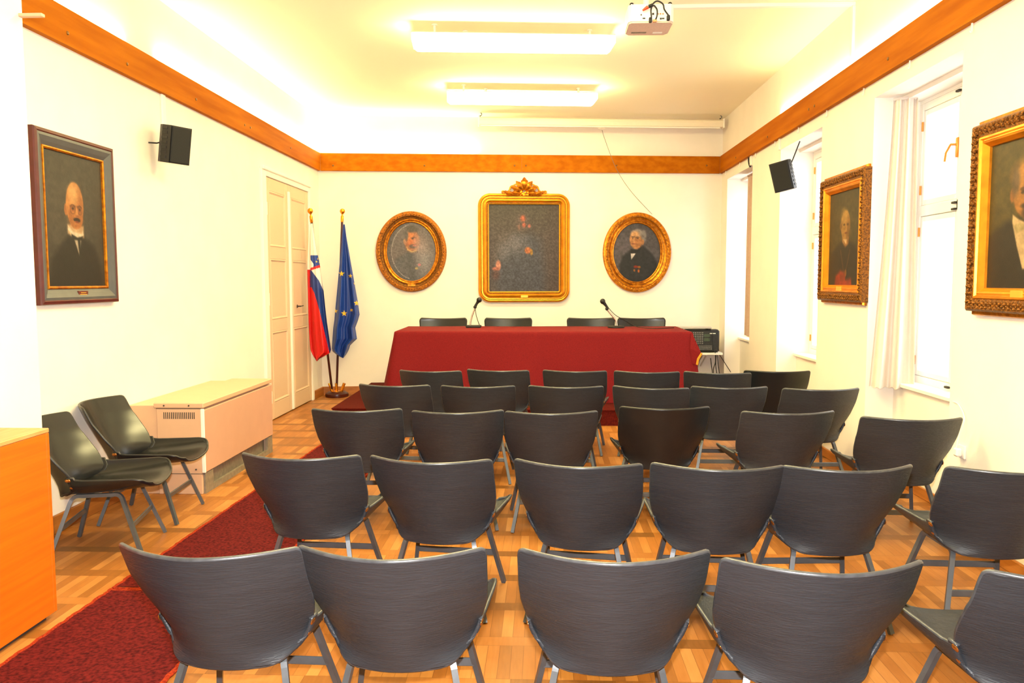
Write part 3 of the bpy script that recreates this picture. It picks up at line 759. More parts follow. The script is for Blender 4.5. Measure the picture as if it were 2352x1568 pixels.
P.poly([(.02, 1.02), (.08, .80), (.22, .70), (.36, .62), (.64, .62), (.84, .70), (.92, .85), (.97, 1.02)], (38, 33, 28), .05)
P.poly([(.36, .53), (.64, .53), (.64, .62), (.52, .64), (.36, .60)], (214, 176, 128), .02)
P.ell(.345, .42, .028, .045, (196, 122, 62), .3)
P.ell(.5, .375, .150, .172, (216, 142, 72), .07); P.ell(.51, .47, .122, .092, (206, 130, 64), .10)
P.ell(.49, .30, .095, .075, (240, 182, 112), 1.0, .8); P.ell(.585, .40, .055, .15, (176, 102, 48), .9, .55); P.ell(.42, .47, .05, .07, (184, 110, 54), 1.0, .5)
P.ell(.462, .388, .050, .012, (96, 54, 28), .6, .7); P.ell(.575, .390, .042, .012, (92, 50, 26), .6, .7)
P.ell(.462, .405, .040, .022, (150, 86, 44), .8, .8); P.ell(.58, .407, .034, .022, (140, 78, 40), .8, .8)
P.ell(.464, .406, .020, .010, (60, 36, 22), .5, .9); P.ell(.582, .408, .018, .010, (60, 36, 22), .5, .9)
d = np.hypot((P.U-.462)/.044, (P.V-.410)/.036); P.mix(np.clip(1-abs(d-1)/.16, 0, 1)*.6, (66, 42, 26))
d = np.hypot((P.U-.585)/.037, (P.V-.412)/.035); P.mix(np.clip(1-abs(d-1)/.18, 0, 1)*.6, (66, 42, 26))
P.ell(.530, .438, .022, .034, (228, 154, 84), .8); P.ell(.536, .464, .028, .012, (150, 84, 42), .7, .7)
P.ell(.525, .486, .055, .013, (44, 28, 20), .5); P.ell(.49, .492, .02, .010, (44, 28, 20), .5); P.ell(.565, .494, .02, .010, (44, 28, 20), .5)
P.ell(.53, .506, .034, .008, (150, 66, 44), .5); P.ell(.53, .535, .04, .012, (176, 104, 52), .8, .6)
P.poly([(.37, .535), (.44, .58), (.60, .595), (.62, .56), (.635, .60), (.56, .635), (.44, .615), (.37, .57)], (236, 214, 178), .012)
P.poly([(.42, .60), (.52, .625), (.62, .61), (.60, .65), (.44, .645)], (30, 28, 26), .012)
P.poly([(.47, .645), (.585, .645), (.545, .765)], (196, 176, 148), .012); P.poly([(.525, .64), (.57, .64), (.565, .76), (.545, .77)], (34, 32, 30), .01)
P.noise(.10, 5, 2); P.noise(.06, 1.5, 3)
P.gain = (.42, .42, .47); P.canvas('canvas', pr, cA-ux*cw/2+Zv*ch/2+N_*.012, ux*cw, -Zv*ch)
mb = MB(); q = cA-Zv*(H_/2-.062)+ux*.01+N_*.036; mb.box((q.x-.008, q.y-.055, q.z-.022), (q.x+.004, q.y+.055, q.z+.022), .002); mb.build('name_plate', pmat('brown_plate', (92, 30, 14), .4, var=.1), pr)
mb = MB(); 
for k, (dz, w) in enumerate(((.010, .03), (-.002, .04), (-.013, .014))): mb.box((q.x+.004, q.y-w, q.z+dz-.002), (q.x+.0052, q.y+w, q.z+dz+.002))
mb.build('engraving', MAT['plate'], pr)

# -- right wall portraits (carved gilt frames)
def ornate(c, W, H, label, painter, plate=True):
    N_ = Vector((-1, 0, 0)); ux = Vector((0, -1, 0))
    pr = thing('portrait_painting', label, 'painting', c)
    pth = rect_path(c, ux, Zv, W-.05, H-.05); dense = []
    mb = MB(); frame_sweep(mb, rect_path(c, ux, Zv, W-.05, H), [(.0, 0), (0, .02), (.006, .034), (.025, .04), (.04, .035)], c, N_); mb.build('outer_moulding', MAT['gold'], pr)
    # carved cove: beaded / leafy relief
    pth = rect_path(c, ux, Zv, W, H-.05)
    mb = MB(); frame_sweep(mb, pth, [(.0, .0), (.0, .05), (.012, .064), (.05, .058), (.072, .050)], c, N_)
    hw, hh = W/2-.035, (H-.05)/2-.035; rs = np.random.RandomState(5)
    def relief(a, b, n):
        for k in range(n):
            p = a.lerp(b, (k+.5)/n)+N_*.060
            d = (b-a).normalized(); q = d.cross(N_)
            for s_ in (-1, 1): mb.ball(p+q*s_*.012+d*rs.uniform(-.004, .004), .012, 4, (1, 1, 1))
            mb.ball(p+d*.02, .009, 4)
    A = [c+ux*sx*hw+Zv*sz*hh for sx, sz in ((1, 1), (-1, 1), (-1, -1), (1, -1))]
    for k in range(4): relief(A[k], A[(k+1) % 4], int((A[k]-A[(k+1) % 4]).length/.042))
    mb.build('carved_moulding', MAT['golddark'], pr, True)
    mb = MB(); frame_sweep(mb, pth, [(.072, .050), (.078, .058), (.088, .058), (.094, .046), (.100, .046), (.106, .052), (.114, .050), (.135, .025), (.138, .008)], c, N_); mb.build('gilt_slip', MAT['goldsmooth'], pr)
    cw, ch = W-.27, H-.05-.27
    P = painter(cw/ch)
    P.canvas('canvas', pr, c-ux*cw/2+Zv*ch/2+N_*.012, ux*cw, -Zv*ch)
    q = c-Zv*(H/2-.025-.105)+N_*.05
    mb = MB(); mb.box((q.x-.004, q.y-.055, q.z-.02), (q.x+.014, q.y+.055, q.z+.02), .002); mb.build('name_plate', MAT['plate'], pr)
def p_small(asp):
    P = Paint(100, 140, (66, 56, 30), asp)
    P.grad((48, 40, 22), lambda u, v: abs(u-.5)*1.2); P.ell(.6, .35, .5, .35, (84, 74, 36), 1.6, .6)
    P.poly([(.02, 1.02), (.06, .66), (.25, .58), (.42, .53), (.62, .53), (.8, .58), (.95, .7), (.99, 1.02)], (40, 33, 24), .05)
    P.poly([(.42, .46), (.62, .46), (.62, .56), (.52, .60), (.42, .54)], (150, 104, 50), .03)
    P.ell(.51, .36, .14, .155, (156, 112, 48), .12); P.ell(.47, .27, .11, .08, (174, 132, 62), .9, .8); P.ell(.6, .40, .06, .12, (112, 74, 30), .9, .6); P.ell(.365, .37, .03, .04, (130, 90, 40), .4)
    P.ell(.47, .355, .03, .012, (60, 40, 20), .6, .8); P.ell(.58, .357, .028, .012, (60, 40, 20), .6, .8); P.ell(.535, .395, .022, .035, (176, 126, 60), .8, .8); P.ell(.53, .445, .045, .010, (104, 52, 28), .6)
    P.poly([(.45, .51), (.57, .51), (.54, .565)], (196, 160, 110), .012)
    P.poly([(.37, .62), (.385, .62), (.52, .9), (.505, .9)], (120, 76, 28), .008, .8); P.poly([(.66, .62), (.675, .62), (.545, .9), (.53, .9)], (120, 76, 28), .008, .8)
    P.ell(.55, .87, .03, .04, (128, 84, 26), .4)
    P.poly([(.2, 1.02), (.24, .9), (.38, .84), (.52, .86), (.56, .94), (.72, .92), (.76, 1.02)], (140, 42, 14), .04)
    P.noise(.12, 5, 4); P.noise(.07, 1.5, 5); return P
def p_large(asp):
    P = Paint(100, 140, (70, 58, 22), asp); P.U = P.U+.085
    P.grad((46, 38, 16), lambda u, v: (v-.4)*1.3); P.ell(.3, .2, .5, .3, (84, 72, 28), 1.5, .6)
    P.poly([(-.02, 1.02), (.0, .72), (.16, .60), (.34, .54), (.70, .54), (.9, .62), (1.02, .74), (1.02, 1.02)], (34, 28, 22), .05)
    P.ell(.57, .345, .18, .185, (158, 104, 44), .1); P.ell(.53, .24, .15, .09, (182, 126, 58), .9, .8); P.ell(.385, .37, .03, .05, (150, 94, 40), .35); P.ell(.42, .28, .05, .1, (84, 70, 52), .8, .8)
    P.ell(.52, .34, .04, .014, (70, 44, 22), .5, .8); P.ell(.66, .342, .04, .014, (70, 44, 22), .5, .8); P.ell(.52, .362, .03, .012, (44, 28, 16), .5, .8); P.ell(.66, .364, .03, .012, (44, 28, 16), .5, .8)
    P.ell(.60, .40, .028, .045, (176, 116, 54), .8); P.ell(.58, .452, .085, .020, (62, 40, 24), .5); P.ell(.59, .50, .075, .05, (70, 46, 26), .5, .9); P.ell(.59, .475, .04, .008, (120, 56, 34), .5)
    P.poly([(.40, .50), (.46, .53), (.58, .57), (.70, .55), (.76, .50), (.77, .58), (.60, .87), (.55, .87), (.47, .72), (.40, .56)], (196, 164, 112), .012)
    P.poly([(.42, .575), (.50, .56), (.58, .585), (.66, .56), (.72, .58), (.70, .63), (.60, .605), (.56, .605), (.46, .63)], (168, 146, 92), .012)
    for vv in (.66, .73, .79): P.ell(.575, vv, .008, .007, (96, 70, 34), .4)
    P.poly([(.58, .87), (.592, .87), (.70, 1.02), (.685, 1.02)], (110, 74, 26), .008)
    P.noise(.12, 5, 6); P.noise(.07, 1.5, 8); return P
ornate(Vector((R, 6.845, 1.955)), .99, 1.115, 'dark portrait of a man in black robe in gilt frame between the two windows', p_small)
ornate(Vector((R, 4.31, 1.955)), .99, 1.125, 'large gilt framed portrait of a bearded man in white shirt, cut off at right edge', p_large)

# -- back wall pictures
bux = Vector((1, M_, 0)).normalized(); bN = Vector((M_, -1, 0)).normalized()
def bpt(u, v): return onback(u, v, 0)
def oval(cuv, a, b, label, painter, dark):
    c = bpt(*cuv); pr = thing('oval_portrait', label, 'painting', c)
    pth = ell_path(c, bux, Zv, a, b)
    mb = MB(); frame_sweep(mb, pth, [(0, 0), (0, .03), (.01, .045), (.035, .052), (.06, .046)], c, bN)
    for k, (p, d) in enumerate(pth):
        if k % 1 == 0: mb.ball(p-d*.045+bN*.052, .011, 4)
    mb.build('beaded_moulding', MAT['antique'] if dark else MAT['gold'], pr, True)
    mb = MB(); frame_sweep(mb, pth, [(.06, .046), (.075, .030), (.098, .024), (.105, .034)], c, bN); mb.build('cove_moulding', MAT['golddark'] if dark else MAT['gold'], pr, True)
    mb = MB(); frame_sweep(mb, pth, [(.105, .034), (.115, .040), (.128, .036), (.136, .028), (.146, .030), (.154, .024), (.158, .006)], c, bN); mb.build('gilt_slip', MAT['gold'], pr, True)
    for g0, g1, z_ in ((.058, .064, .0475), (.103, .107, .036), (.134, .138, .031)):  # dark rings over the moulding: shade in its grooves given as colour
        mb = MB(); frame_sweep(mb, pth, [(g0, z_-.006), (g0, z_), (g1, z_), (g1, z_-.006)], c, bN); mb.build('groove_shade', MAT['golddark'], pr, True)
    ca, cb = a-.150, b-.150
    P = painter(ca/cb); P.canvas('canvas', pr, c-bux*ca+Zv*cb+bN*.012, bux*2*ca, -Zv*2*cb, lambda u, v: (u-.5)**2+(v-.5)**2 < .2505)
    q = c-Zv*(b-.095)+bN*.03
    mb = MB(T(*q) @ Rz(BA)); mb.box((-.055, -.008, -.016), (.055, .008, .016), .002); mb.build('name_plate', MAT['gold'], pr)
def p_ov1(asp):
    P = Paint(90, 110, (104, 98, 94), asp); P.gain = (.72, .72, .86)  # grey base, pale right-hand patches and gain: varnish glare painted into the canvas
    P.poly([(.06, 1.0), (.2, .62), (.4, .52), (.62, .52), (.9, .56), (.98, 1.0)], (92, 92, 92), .05)
    P.ell(.52, .33, .155, .19, (160, 108, 76), .25); P.ell(.47, .23, .08, .09, (206, 126, 72), .8, .9); P.ell(.5, .36, .07, .07, (190, 104, 58), .8, .7); P.ell(.37, .33, .03, .05, (170, 124, 96), .4)
    P.ell(.51, .12, .12, .06, (84, 78, 70), .6); P.ell(.40, .22, .04, .09, (92, 88, 84), .7); P.ell(.555, .275, .05, .02, (84, 66, 54), .5); P.ell(.57, .315, .03, .045, (206, 128, 92), .8); P.ell(.53, .41, .08, .035, (92, 80, 72), .5); P.ell(.57, .395, .04, .014, (190, 106, 92), .5)
    P.poly([(.40, .40), (.44, .46), (.52, .49), (.62, .46), (.60, .50), (.50, .515), (.42, .47)], (200, 160, 96), .012)
    P.poly([(.42, .50), (.62, .5), (.56, 1.0), (.45, 1.0)], (80, 80, 80), .05, .7)
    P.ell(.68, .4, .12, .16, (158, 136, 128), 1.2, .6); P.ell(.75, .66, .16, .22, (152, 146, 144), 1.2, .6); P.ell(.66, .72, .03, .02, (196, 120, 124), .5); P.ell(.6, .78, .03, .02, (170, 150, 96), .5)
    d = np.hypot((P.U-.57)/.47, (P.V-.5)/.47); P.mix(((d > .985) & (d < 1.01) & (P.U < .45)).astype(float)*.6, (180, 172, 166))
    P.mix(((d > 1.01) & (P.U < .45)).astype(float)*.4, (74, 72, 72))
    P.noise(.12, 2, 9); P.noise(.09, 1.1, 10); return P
def p_ov2(asp):
    P = Paint(90, 110, (84, 80, 80), asp)
    P.ell(.2, .35, .3, .3, (104, 96, 100), 1.4, .7); P.grad((58, 58, 60), lambda u, v: (.35-v)*1.4)
    P.poly([(.12, 1.02), (.14, .72), (.2, .56), (.38, .45), (.62, .38), (.82, .52), (.92, .66), (.96, 1.02)], (40, 42, 44), .04)
    P.ell(.48, .28, .135, .16, (196, 136, 78), .15); P.ell(.5, .17, .13, .065, (150, 140, 128), .5); P.ell(.64, .22, .055, .1, (128, 122, 114), .5); P.ell(.46, .19, .085, .05, (214, 160, 102), .8)
    P.ell(.62, .32, .03, .045, (176, 122, 72), .4); P.ell(.42, .235, .04, .012, (110, 84, 56), .5); P.ell(.51, .24, .045, .012, (110, 84, 56), .5); P.ell(.42, .258, .022, .012, (70, 56, 44), .5); P.ell(.515, .26, .022, .012, (70, 56, 44), .5)
    P.ell(.44, .285, .025, .045, (222, 160, 96), .7); P.ell(.43, .352, .05, .009, (140, 74, 56), .5); P.ell(.53, .34, .08, .10, (168, 110, 60), 1.0, .6)
    P.poly([(.37, .44), (.5, .46), (.6, .4), (.56, .5), (.45, .53), (.37, .50)], (34, 34, 36), .015)
    P.poly([(.37, .515), (.47, .515), (.385, .62)], (232, 222, 206), .01)
    P.ell(.48, .74, .05, .022, (150, 44, 18), .4); P.ell(.55, .745, .03, .02, (150, 92, 20), .4); P.ell(.45, .80, .018, .022, (150, 92, 36), .4); P.ell(.54, .81, .02, .03, (160, 84, 24), .4)
    P.noise(.14, 4, 11); P.noise(.10, 1.3, 12); return P
oval((945, 578), .496, .565, 'oval portrait with dark brown gilt frame and grey glare-painted canvas, left on the back wall', p_ov1, True)
oval((1462.5, 580), .496, .572, 'oval portrait of a white-haired man in bright gold frame, right on the back wall', p_ov2, False)
# central portrait with crest
c = bpt(1203.5, 570); W_, H_ = 1.305, 1.535
pr = thing('portrait_painting', 'large dark portrait in rounded gold frame with leaf crest, centre of back wall', 'painting', c)
pth = rect_path(c, bux, Zv, W_, H_, .17, 10)
mb = MB(); frame_sweep(mb, pth, [(0, 0), (0, .035), (.01, .052), (.028, .058), (.042, .05)], c, bN); mb.build('outer_moulding', MAT['goldsmooth'], pr, True)
mb = MB(); frame_sweep(mb, pth, [(.042, .05), (.05, .06), (.058, .06), (.064, .05), (.07, .05)], c, bN); mb.build('bead_moulding', MAT['goldlight'], pr, True)
mb = MB(); frame_sweep(mb, pth, [(.07, .05), (.085, .066), (.100, .068), (.116, .056), (.128, .036), (.136, .034)], c, bN); mb.build('inner_moulding', MAT['goldsmooth'], pr, True)
mb = MB(); frame_sweep(mb, pth, [(.136, .034), (.144, .042), (.152, .036), (.156, .006)], c, bN); mb.build('gilt_slip', MAT['goldlight'], pr, True)
for g0, g1, z_ in ((.0385, .046, .0535), (.0655, .0725, .0530), (.126, .137, .0400)):  # raised dark strips standing in for groove shade the flat lighting lacks
    mb = MB(); frame_sweep(mb, pth, [(g0, z_-.004), (g0, z_), (g1, z_), (g1, z_-.004)], c, bN); mb.build('groove_shade', MAT['golddark'], pr, True)
cw, ch = W_-.30, H_-.30
P = Paint(120, 150, (84, 76, 70), cw/ch); P.gain = (.58, .57, .74)  # grey haze and its speckle noise: lamp glare put into the canvas colour
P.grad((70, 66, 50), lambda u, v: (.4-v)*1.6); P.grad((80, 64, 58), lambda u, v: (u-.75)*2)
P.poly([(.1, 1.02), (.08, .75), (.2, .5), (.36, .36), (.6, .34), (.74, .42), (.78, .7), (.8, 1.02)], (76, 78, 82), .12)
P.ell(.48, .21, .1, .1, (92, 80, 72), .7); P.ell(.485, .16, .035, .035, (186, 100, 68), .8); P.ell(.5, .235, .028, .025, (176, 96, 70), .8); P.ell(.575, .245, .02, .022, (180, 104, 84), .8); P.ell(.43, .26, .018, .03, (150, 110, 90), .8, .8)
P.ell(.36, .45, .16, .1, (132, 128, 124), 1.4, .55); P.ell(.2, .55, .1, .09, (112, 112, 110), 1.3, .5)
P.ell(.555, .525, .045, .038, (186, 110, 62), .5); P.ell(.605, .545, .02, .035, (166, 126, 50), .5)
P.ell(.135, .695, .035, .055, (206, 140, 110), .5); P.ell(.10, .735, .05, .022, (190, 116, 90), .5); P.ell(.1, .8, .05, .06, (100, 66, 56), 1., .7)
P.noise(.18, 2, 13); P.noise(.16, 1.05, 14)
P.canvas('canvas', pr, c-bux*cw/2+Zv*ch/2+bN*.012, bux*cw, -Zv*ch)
q = c-Zv*(H_/2-.085)+bN*.066
mb = MB(T(*q) @ Rz(BA)); mb.box((-.05, -.006, -.018), (.05, .006, .018), .002); mb.build('name_plate', MAT['plate'], pr)
# crest: acanthus leaves, scrolls and berries
cr = c+Zv*(H_/2-.03)+bN*.05
def leaf_geo(mb, base, d, ln, wd, curl=.05):
    d = d.normalized(); sd = d.cross(bN); rows_ = []
    prof = [(0, .25), (.12, .45), (.2, .8), (.3, .62), (.42, 1.0), (.55, .66), (.68, .74), (.8, .4), (.9, .3), (1, .02)]
    for t_, w in prof:
        cpt = base+d*ln*t_+bN*(curl*math.sin(t_*pi)*1.0+.01)
        rows_.append([cpt+sd*wd*w*s_+bN*(.016*(1-abs(s_))) for s_ in (-1, -.5, 0, .5, 1)])
    mb.grid(rows_); mb.grid([[p-bN*.010 for p in r_] for r_ in rows_], flip=True)
mb = MB()
leaf_geo(mb, cr+Zv*.07, Zv, .185, .07, .05)
for sx in (-1, 1):
    leaf_geo(mb, cr+Zv*.07+bux*sx*.01, Zv*.9+bux*sx*.75, .17, .05, .05); leaf_geo(mb, cr+Zv*.06+bux*sx*.03, Zv*.35+bux*sx, .17, .045, .04)
    leaf_geo(mb, cr+Zv*.02+bux*sx*.05, Zv*.12+bux*sx, .15, .04, .03); leaf_geo(mb, cr+bux*sx*.14+Zv*.01, bux*sx+Zv*.25, .14, .035, .03)
mb.build('crest_leaves', MAT['gold'], pr, True)
mb = MB()
for sx in (-1, 1):
    arc = [cr+bux*sx*x+Zv*z for x, z in ((.02, .05), (.09, .075), (.14, .13), (.19, .12), (.21, .07), (.25, .045), (.30, .03), (.31, .055), (.285, .06))]
    mb.tube(smooth_path(arc, 5), .012, 8)
    arc = [cr+bux*sx*x+Zv*z for x, z in ((.03, .17), (.09, .165), (.15, .14), (.19, .10))]; mb.tube(smooth_path(arc, 5), .009, 8)
    mb.tube([cr+bux*sx*(.12+.022*math.cos(a)*(1-a/12))+Zv*(.055+.022*math.sin(a)*(1-a/12)) for a in np.linspace(0, 7, 16)], .008, 6)
    mb.tube([cr+bux*sx*(.26+.03*math.cos(a)*(1-a/12))+Zv*(.035+.03*math.sin(a)*(1-a/12)) for a in np.linspace(0, 7, 16)], .009, 6)
mb.build('crest_scrolls', MAT['gold'], pr, True)
mb = MB(); rs = np.random.RandomState(2)
for k in range(12): mb.ball(cr+bux*rs.uniform(-.07, .07)+Zv*rs.uniform(0, .08)+bN*.02, .016, 5)
mb.build('crest_berries', MAT['goldlight'], pr, True)

# ------------------------------------------------------------------ flags
FY = 10.72
base = onz(783.5, 905, .0); base = Vector((base.x, 10.80, 0))
st = thing('flag_stand', 'round dark wood flag stand with brass holders in the back left corner', 'stand', base)
mb = MB(); mb.lathe([(.158, 0), (.163, .02), (.158, .045), (.135, .06), (.12, .072), (0, .074)], 32, T(*base)); mb.build('base', MAT['pole'], st, True)
mb = MB(); mb.lathe([(.085, .072), (.085, .082), (0, .084)], 28, T(*base)); mb.build('brass_disc', MAT['brass'], st, True)
for dx, tx in ((-.085, -.02), (0, 0), (.095, .02)):
    mb = MB(); mb.tube([base+Vector((dx*.7, -.02, .075)), base+Vector((dx+tx*.8, -.02, .19))], .021, 12); mb.build('holder', MAT['brass'], st, True)
def flag(name, label, p0, p1, rows_px, colfn, W=70, H=230, foldf=None, FY=FY, xmin=-9):
    r = thing(name, label, 'flag', p0)
    mb = MB(); mb.tube([p0, p1], .016, 12); mb.build('pole', MAT['pole'], r, True)
    d = (p1-p0).normalized(); mb = MB(); q = d.to_track_quat('Z', 'Y').to_matrix().to_4x4()
    mb.lathe([(.018, -.06), (.02, -.05), (.02, .02), (.012, .03), (.010, .045), (.02, .055), (.033, .075), (.036, .09), (.030, .11), (.015, .122), (0, .125)], 18, T(*p1) @ q); mb.build('finial', MAT['brass'], r, True)
    vv = np.linspace(rows_px[0][0], rows_px[-1][0], H); ls = np.interp(vv, [a[0] for a in rows_px], [a[1] for a in rows_px]); rsx = np.interp(vv, [a[0] for a in rows_px], [a[2] for a in rows_px])
    vs = []; cols = np.ones((W*H, 4), np.float32); off = OFF[r.name]
    for j in range(H):
        for i in range(W):
            s_ = i/(W-1); u = ls[j]+(rsx[j]-ls[j])*s_; v = vv[j]
            y = FY-.03+foldf(s_, j/(H-1))
            q = ony(u, v, y); q.x = max(q.x, xmin); vs.append(tuple(q-off)); cols[j*W+i, :3] = lin(colfn(u, v, s_))
    fs = [(j*W+i, (j+1)*W+i, (j+1)*W+i+1, j*W+i+1) for j in range(H-1) for i in range(W-1)]
    me = bpy.data.meshes.new('flag_cloth'); me.from_pydata(vs, [], fs); a = me.color_attributes.new('Col', 'FLOAT_COLOR', 'POINT'); a.data.foreach_set('color', cols.ravel())
    me.materials.append(MAT['flag']); me.polygons.foreach_set('use_smooth', [True]*len(fs)); me.update(); o = child('flag_cloth', me, r)
    return r
def star_in(u, v, c, R0, rot=0):
    x, y = u-c[0], v-c[1]; r_ = math.hypot(x, y)
    if r_ > R0: return False
    a = (math.atan2(x, -y)+rot) % (2*pi/5); a = min(a, 2*pi/5-a)
    # star edge from outer tip (angle0,R0) to inner (36deg,.4R0)
    ri = .4*R0; ax, ay = R0, 0.; bx, by = ri*math.cos(pi/5), ri*math.sin(pi/5); px, py = r_*math.cos(a), r_*math.sin(a)
    return (bx-ax)*(py-ay)-(by-ay)*(px-ax) > 0
eu = [((784.5, 628.5), 7), ((804.5, 633.5), 5.5), ((815, 651), 3.5), ((819, 696), 6.5), ((790.5, 719.5), 7.5), ((770.5, 714.5), 5.5), ((807.5, 712), 4.5)]
def eucol(u, v, s_):
    for c_, r_ in eu:
        if star_in(u, v, c_, r_): return (240, 196, 32)
    return (26, 62, 150)
def eufold(s_, t_):
    k = min(1, t_*1.3); return k*(.05*math.cos((s_-.52)*10.5)+.03*math.sin(s_*19+2*t_))
pole_b = base+Vector((0, -.02, .08)); top = ony(786, 500, FY+.02)
flag('flag', 'blue flag with yellow stars hanging from upright pole in the corner', pole_b, top,
     [(515, 788.5, 792), (545, 785.5, 796), (580, 782.5, 802), (620, 778.5, 809), (660, 775, 816), (700, 771, 823), (722, 769, 826), (735, 768, 822.5), (752, 765.5, 816), (765, 764.5, 818), (778, 763.5, 820), (786, 763, 811), (793, 762.6, 804), (800, 762.2, 802), (807, 764, 799), (814, 773, 795), (819, 781, 791), (822, 787, 788.5)], eucol, 80, 260, eufold)
def sicol(u, v, s_):
    # coat of arms
    cu, cv = 727, 602; sl = (u-727)*.10
    if 713 < u < 736 and 586+(u-713)*.0 < v < 621-(u-713)*.30+0:
        if v > 615-(u-713)*.32: return (206, 30, 36)
        for c_ in ((730, 594), (734, 602), (727, 601)):
            if star_in(u, v, c_, 2.6): return (240, 200, 40)
        if u < 720 and v > 596+(u-713)*1.4: return (236, 234, 232)
        return (30, 62, 150)
    bw = 619+max(0, (u-714))*1.35+max(0, (u-733))*.9; br_ = 660+max(0, (u-716))*2.1+max(0, u-722)*1.3+max(0, u-734)*.9
    if v < bw: return (236, 228, 220)
    if v < br_ and u > 712: return (24, 52, 128)
    return (206, 20, 18)
def sifold(s_, t_):
    k = min(1, t_*1.3); return -.02+k*(.04*math.cos(s_*8-1.0)+.02*math.sin(s_*15+t_))
top2 = ony(714.5, 500, 10.1); pb2 = base+Vector((-.085*.75, -.02, .09))
flag('flag', 'white, blue and red flag with coat of arms on leaning pole beside the door', pb2, top2,
     [(513, 714, 718), (545, 709, 723), (580, 707, 729), (620, 706, 737), (660, 707, 742.5), (700, 708, 746.5), (740, 709, 751), (780, 711, 757), (803, 713, 760.5), (810, 716, 758), (818, 720, 744), (824, 724, 733), (829, 727, 729)], sicol, 70, 250, sifold, 10.11, -3.072)

# ------------------------------------------------------------------ heater
hx0, hx1, hy0, hy1, hz = -2.90, -2.54, 5.746, 7.24, .695
h = thing('heater', 'long beige metal convector heater against the left wall before the door', 'heater', ((hx0+hx1)/2, (hy0+hy1)/2, 0))
mb = MB(); mb.box((hx0, hy0, .0), (hx1-.025, hy0+.03, .655), .004); mb.box((hx0, hy1-.03, 0), (hx1-.025, hy1, .655), .004); mb.box((hx0, hy0+.03, .16), (hx1-.04, hy1-.03, .655)); mb.build('casing', MAT['heater'], h)
mb = MB(); mb.box((hx0-.02, hy0-.003, .655), (hx1, hy1+.003, hz), .006); mb.build('lid', MAT['heater'], h)
mb = MB(); mb.box((-L+.005, hy0+.01, .0), (hx0-.001, hy1-.01, hz-.02), .004); mb.build('back_box', MAT['heater'], h)
mb = MB(); mb.box((hx1-.022, hy0+.012, .165), (hx1, hy1-.002, .64), .004); fp = mb.build('front_panel', MAT['heaterf'], h)
mb = MB(); mb.box((hx1-.024, hy0-.002, .165), (hx1+.003, hy0+.011, .65), .003); mb.build('corner_strip', MAT['white'], h)
mb = MB(); mb.box((hx1-.03, hy0+.02, 0), (hx1-.008, hy0+.16, .16)); mb.box((hx1-.03, hy1-.12, 0), (hx1-.008, hy1, .16)); mb.box((hx1-.03, hy0+.16, 0), (hx1-.008, hy1-.12, .045)); mb.build('base_frame', MAT['greybase'], h)
mb = MB(); mb.box((hx1-.075, hy0+.1, .02), (hx1-.055, hy1-.1, .16)); 
mb.build('base_recess', MAT['greybase'], h)
mb = MB(); 
for k in range(17):
    x = hx0+.055+k*(.245/17); mb.box((x, hy0-.0015, .575), (x+.006, hy0+.002, .625))
mb.build('vent', MAT['dark'], h)
mb = MB(); mb.box((hx0, hy0-.001, .650), (hx1-.02, hy0+.002, .654)); mb.box((hx0, hy0-.001, .155), (hx1-.005, hy0+.002, .159)); mb.build('seam', MAT['dark'], h)
mb = MB(); 
for x, z in ((hx0+.06, .675), (hx0+.25, .675), (hx0+.06, .19), (hx0+.29, .19)): mb.ball((x, hy0-.002, z), .007, 5)
mb.build('screws', MAT['dark'], h)

# ------------------------------------------------------------------ orange cabinet on the left
cb = thing('cabinet', 'orange wood veneer cabinet with pale top at the left edge', 'cabinet', (-2.65, 2.9, 0))
gx0, gx1, gy0, gy1, gz = -3.02, -2.33, 2.0, 3.585, .915
mb = MB(); mb.box((gx0, gy0, .03), (gx1-.02, gy1-.02, gz-.022)); mb.build('carcass', MAT['lect'], cb)
mb = MB(); mb.box((gx1-.019, gy0, .03), (gx1, gy1-.024, gz-.022), .001); mb.build('side_panel', MAT['lect'], cb)
mb = MB(); mb.box((gx1-.022, gy1-.023, .03), (gx1+.001, gy1, gz-.022), .002); mb.build('edge_lipping', MAT['lect'], cb)
mb = MB(); mb.box((gx0, gy0, gz-.021), (gx1+.002, gy1+.001, gz), .003); mb.build('top', MAT['lecttop'], cb)
mb = MB(); mb.box((gx0+.04, gy0+.03, 0), (gx1-.03, gy1-.04, .03)); mb.build('plinth', MAT['dark'], cb)

# ------------------------------------------------------------------ speakers
def speaker(c, yaw, tilt, label, wallpt, roll=0):
    r = thing('loudspeaker', label, 'loudspeaker', c, 'wall loudspeakers')
    Mx = T(*c) @ Rz(yaw) @ Matrix.Rotation(tilt, 4, 'X') @ Matrix.Rotation(roll, 4, 'Y')
    # local: front is -Y
    w, hgt, d = .19, .29, .19
    mb = MB(Mx)
    poly = [(-w/2, -d/2), (w/2, -d/2), (w/2, d*.05), (w*.28, d/2), (-w*.28, d/2), (-w/2, d*.05)]
    mb.prism(poly, -hgt/2, hgt/2)
    for k in range(7):
        z = -hgt/2+.03+k*.038
        for sx in (-1, 1): mb.box((sx*(w/2-.002), -d*.3, z), (sx*(w/2+.004), d*.05, z+.02), .002)
    mb.build('cabinet', MAT['black'], r)
    mb = MB(Mx); mb.box((-w/2+.006, -d/2-.014, -hgt/2+.006), (w/2-.006, -d/2, hgt/2-.006), .012); mb.build('grille', MAT['grille'], r)
    mb = MB(); a = Mx @ Vector((0, d/2, .02)); mb.tube([a, (a+Vector(wallpt))/2+Vector((0, 0, -.01)), wallpt], .006, 8); mb.ball(a, .022, 6); mb.build('bracket', MAT['black'], r, True)
    return Mx
cs = Vector((-2.95, 6.27, 2.69)); speaker(cs, math.radians(62), math.radians(10), 'black loudspeaker on the left wall beside the bald man portrait', (-L, 6.22, 2.70), 0)
